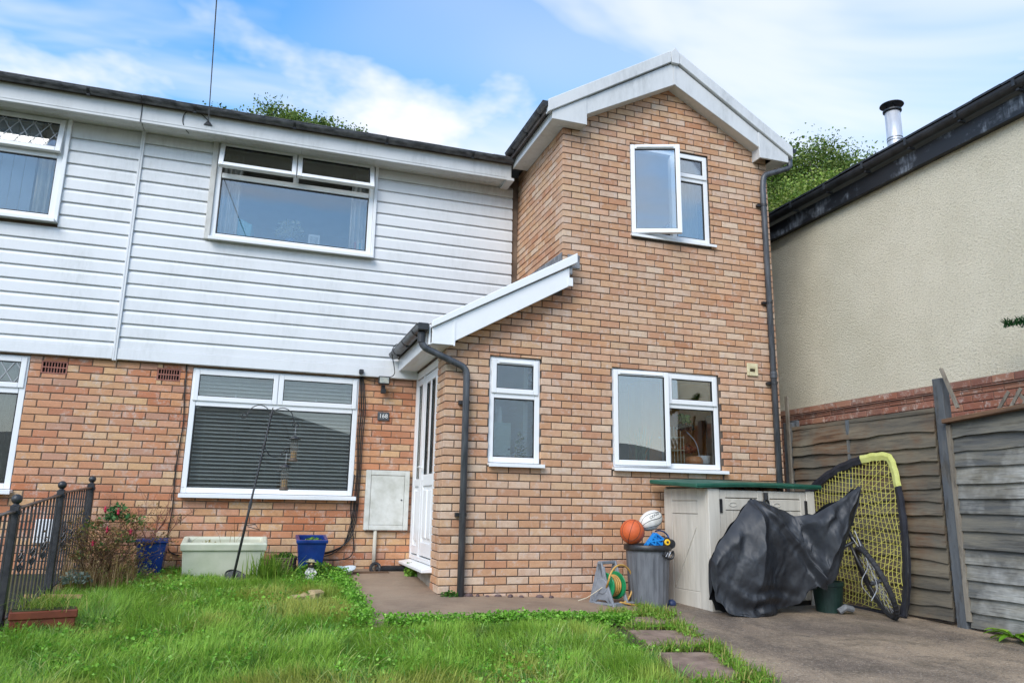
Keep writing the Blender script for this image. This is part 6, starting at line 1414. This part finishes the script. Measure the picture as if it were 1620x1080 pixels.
base = np.array([lin(132, 176, 54), lin(152, 192, 68), lin(106, 152, 54), lin(176, 204, 96), lin(194, 190, 114)]); wts = RNG.dirichlet([3.2, 3.2, 2.2, 1.6, .5], n); cols = wts @ base
t_ = np.clip((yel-.12)*3.0, 0, .7)[:, None]; cols = cols*(1-t_)+np.array(lin(172, 168, 84))*t_
blu = np.clip((-clump2-.25)*2.2, 0, .5)[:, None]; cols = cols*(1-blu)+np.array(lin(84, 128, 74))*blu
cols *= (1+.16*RNG.normal(size=n))[:, None]; cols = np.concatenate([np.clip(cols*1.0, .01, 1), np.ones((n, 1))], 1)
V, F, C = blades(P, h*1.35, RNG.uniform(.0028, .0056, n), np.clip(np.abs(.68+.36*RNG.normal(size=n)), .05, 1.2), cols, .7, dirn+RNG.normal(size=n)*.9)
x3, y3 = scatter(22000, -1.5, 2.9, 3.3, 8.4); keep = vnoise(x3, y3, 3.1, 63.0) > -.08; x3, y3 = x3[keep], y3[keep]; ok = (y3 < 5.6) | (x3 < .6); x3, y3 = x3[ok], y3[ok]
P3 = np.stack([x3, y3, gz(x3, y3)-.01], 1); n3_ = len(P3); lb = blades(P3, RNG.uniform(.07, .17, n3_)*np.where(y3 > 7.2, .75, 1), RNG.uniform(.003, .0058, n3_), RNG.uniform(.5, 1.25, n3_), palette(n3_, [(150, 190, 92), (120, 170, 70), (96, 146, 72), (182, 206, 124), (86, 130, 50), (190, 186, 116)]), .5, vnoise(x3, y3, 2.2, 12.0)*8+RNG.normal(size=n3_)*.7)
V, F, C = join([(V, F, C), lb])
o = mesh_np('lawn_grass', V, F, C, GRASSM); o['kind'] = 'stuff'; o['label'] = 'long uneven green lawn grass in front of the house'; o['category'] = 'grass'
# clover and low weeds through the lawn and along the path edge
x2, y2 = scatter(12000, -1.5, 3.0, 3.5, 8.5); m_ = vnoise(x2, y2, 1.9, 77.0) > .08; x2, y2 = x2[m_], y2[m_]
ex = RNG.uniform(1.0, 3.0, 2600); ey = 5.90+RNG.normal(size=2600)*.06-.04*np.sin(ex*5)-.12*np.clip(ex-2.3, 0, 1); gx_ = RNG.normal(size=1500)*.05+.86; gy_ = RNG.uniform(5.9, 8.3, 1500)
x2, y2 = np.concatenate([x2, ex, gx_]), np.concatenate([y2, ey, gy_])
P = np.stack([x2, y2, gz(x2, y2)+RNG.uniform(.015, .085, len(x2))], 1); n = len(P)
V, F, C = leaves(np.repeat(P, 3, 0)+RNG.normal(size=(n*3, 3))*np.array([.012, .012, .006]), .021, palette(n*3, [(104, 160, 44), (128, 180, 62), (86, 138, 40), (146, 190, 84)], 1.0), .35, .75, .3, .1)
o = mesh_np('lawn_weeds', V, F, C, LEAFM); o['kind'] = 'stuff'; o['label'] = 'clover and small leafy weeds growing through the lawn'; o['category'] = 'weeds'
# tufts between the slabs and along the edge of the drive
gxs, gys = [], []
for y in np.arange(3.45, 6.6, .012):
    for q in range(3):
        if random.random() < .7: gxs.append(drive_edge(y)-.10+random.gauss(0, .035)); gys.append(y+random.gauss(0, .02))
for yj, xa, xb in ((5.60, 2.85, 3.4), (4.90, 2.7, 3.22), (4.10, 2.52, 3.02), (6.2, 2.9, 3.55), (6.12, 2.9, 3.6)):
    for q in range(130): gxs.append(random.uniform(xa, xb)); gys.append(yj+random.gauss(0, .035))
gxs, gys = np.array(gxs), np.array(gys); keep = vnoise(gxs, gys, 3.0, 55) > -.12; gxs, gys = gxs[keep], gys[keep]
P = np.stack([gxs, gys, gz(gxs, gys)], 1); P = np.repeat(P, 3, 0)+RNG.normal(size=(len(P)*3, 3))*np.array([.02, .02, 0]); n = len(P)
a_ = blades(P, RNG.uniform(.03, .11, n), .006, np.abs(RNG.normal(size=n))*.6+.2, palette(n, [(120, 158, 50), (150, 170, 80), (178, 168, 96), (96, 140, 44), (132, 172, 60)]))
b_ = leaves(P[::2]+np.array([0, 0, .03]), .03, palette(len(P[::2]), [(120, 166, 56), (140, 184, 76)]), .4)
V, F, C = join([a_, b_]); o = mesh_np('edge_weeds', V, F, C, GRASSM); o['kind'] = 'stuff'; o['label'] = 'ragged grass and weeds between the slabs and the drive'; o['category'] = 'weeds'

# ------------------------------------------------------------------ trees behind
BARK = simple('bark', lin(84, 74, 62), lin(108, 96, 82), .9, 12, .6, 30)
def tree(label, base, H, crown_c, rad, nclump, nleaf, size, pal, seed, group='trees behind the houses'):
    rg = random.Random(seed); tr = thing('tree', label, 'tree', base, group); b = Vector(base); cc = Vector(crown_c); m = MB()
    m.tube([b, b.lerp(cc, .4)+Vector((.2, .1, 0)), cc-Vector((0, 0, rad[2]*.3)), cc+Vector((0, 0, rad[2]*.6))], [.30, .22, .15, .04], 9)
    cl = []
    for k in range(nclump):
        d = Vector((rg.gauss(0, 1), rg.gauss(0, 1), rg.gauss(0, 1))).normalized(); r = rg.uniform(.2, .95)**.5; p = cc+Vector((d.x*rad[0], d.y*rad[1], d.z*rad[2]))*r
        cl.append(p); s = b.lerp(cc, rg.uniform(.5, .95)); m.tube([s, s.lerp(p, .5)+Vector((rg.gauss(0, .2), rg.gauss(0, .2), rg.gauss(.15, .1))), p], [.07, .04, .012], 5)
    m.build('trunk', BARK, tr, fix=False); cl = np.array([list(p) for p in cl]); per = nleaf//nclump
    cs = RNG.uniform(.35, .8, (nclump, 1)); P = np.repeat(cl, per, 0)+np.clip(RNG.normal(size=(nclump*per, 3)), -1.7, 1.7)*np.repeat(cs, per, 0)*np.array([1, 1, .7])*min(rad)*.26
    tone = np.repeat(1+.20*RNG.normal(size=(nclump, 1)), per, 0); Cc_ = palette(len(P), pal); Cc_[:, :3] *= np.clip(tone, .5, 1.6)
    V, F, C = leaves(P, size, Cc_, .7, .6); mesh_np('crown', V, F, C, LEAFM, tr)
T_A = [(92, 118, 46), (110, 132, 58), (78, 104, 42), (128, 142, 70)]; T_B = [(110, 134, 50), (130, 148, 64), (92, 120, 44), (148, 158, 80)]
tree('green tree whose top shows above the main roof behind the upstairs window', (.3, 22, 0), 10, (-.1, 22, 10.95), (3.0, 1.9, 1.4), 130, 46000, .085, T_A, 4)
tree('dark leafy tree rising behind the gap between the two houses', (16.5, 19.5, 0), 12, (17.2, 19.5, 10.6), (3.5, 2.6, 2.6), 190, 90000, .09, T_A, 9)
tree('lighter rounded tree in front of the dark tree between the houses', (14.2, 16.5, 0), 9, (14.4, 16.5, 7.9), (2.6, 2.2, 2.2), 150, 64000, .08, T_B, 15)
bt = thing('conifer', 'evergreen conifer beyond the fence, one bough tip reaching in at the right edge', 'tree', (6.2, 3.15, -.05))
m = MB(); m.tube([(6.2, 3.15, -.05), (6.19, 3.16, 1.6), (6.2, 3.15, 3.3)], [.05, .04, .008], 8); bough = [(6.2, 3.18, 2.25), (6.24, 3.8, 2.42), (6.22, 4.35, 2.50), (6.12, 4.69, 2.53)]
m.tube(bough, [.016, .011, .007, .003], 6); NP = []
for k in range(46):
    z = .5+2.7*k/46; a = k*2.4; L = .42*(1-z/3.6)+.06; e = Vector((6.2+L*math.cos(a)*.55, 3.15+L*math.sin(a), z+.03)); m.tube([(6.2, 3.15, z), e], [.008, .003], 5); NP += [Vector((6.2, 3.15, z)).lerp(e, q/12) for q in range(4, 13)]
m.build('trunk', BARK, bt); NP = np.repeat(np.array([list(q) for q in NP]), 6, 0); n = 800; tt = RNG.uniform(.25, 3, n); bp = np.array(bough); i_ = np.minimum(tt.astype(int), 2); fr_ = (tt-i_)[:, None]
NP = np.concatenate([NP, bp[i_]*(1-fr_)+bp[i_+1]*fr_]); n = len(NP)
V, F, C = blades(NP+RNG.normal(size=(n, 3))*.012-np.array([0, 0, .02]), RNG.uniform(.04, .085, n), .009, RNG.uniform(.8, 1.2, n), palette(n, [(44, 96, 50), (60, 116, 60), (36, 78, 44)])); mesh_np('crown', V, F, C, LEAFM, bt)
# hillside across the street behind the viewer (only its reflection shows in the panes)
m = MB(); v, f = [], []; N = 60
for i in range(N+1):
    a = math.pi*(1.05+.9*i/N); 
    for r, z in ((70, -1), (85, 4+2*math.sin(i*.5)), (120, 11+4*math.sin(i*.23+1)+2*math.sin(i*.7)), (170, 13+4*math.sin(i*.23+1))): v.append((r*math.cos(a), r*math.sin(a), z))
for i in range(N):
    for k in range(3): f.append((i*4+k, i*4+4+k, i*4+5+k, i*4+1+k))
struct(m.add(v, f).build('hill', simple('wooded_hill', lin(92, 94, 86), lin(112, 112, 104), .95, .12, .5, .4, detail=8), None, smooth=True, fix=False))
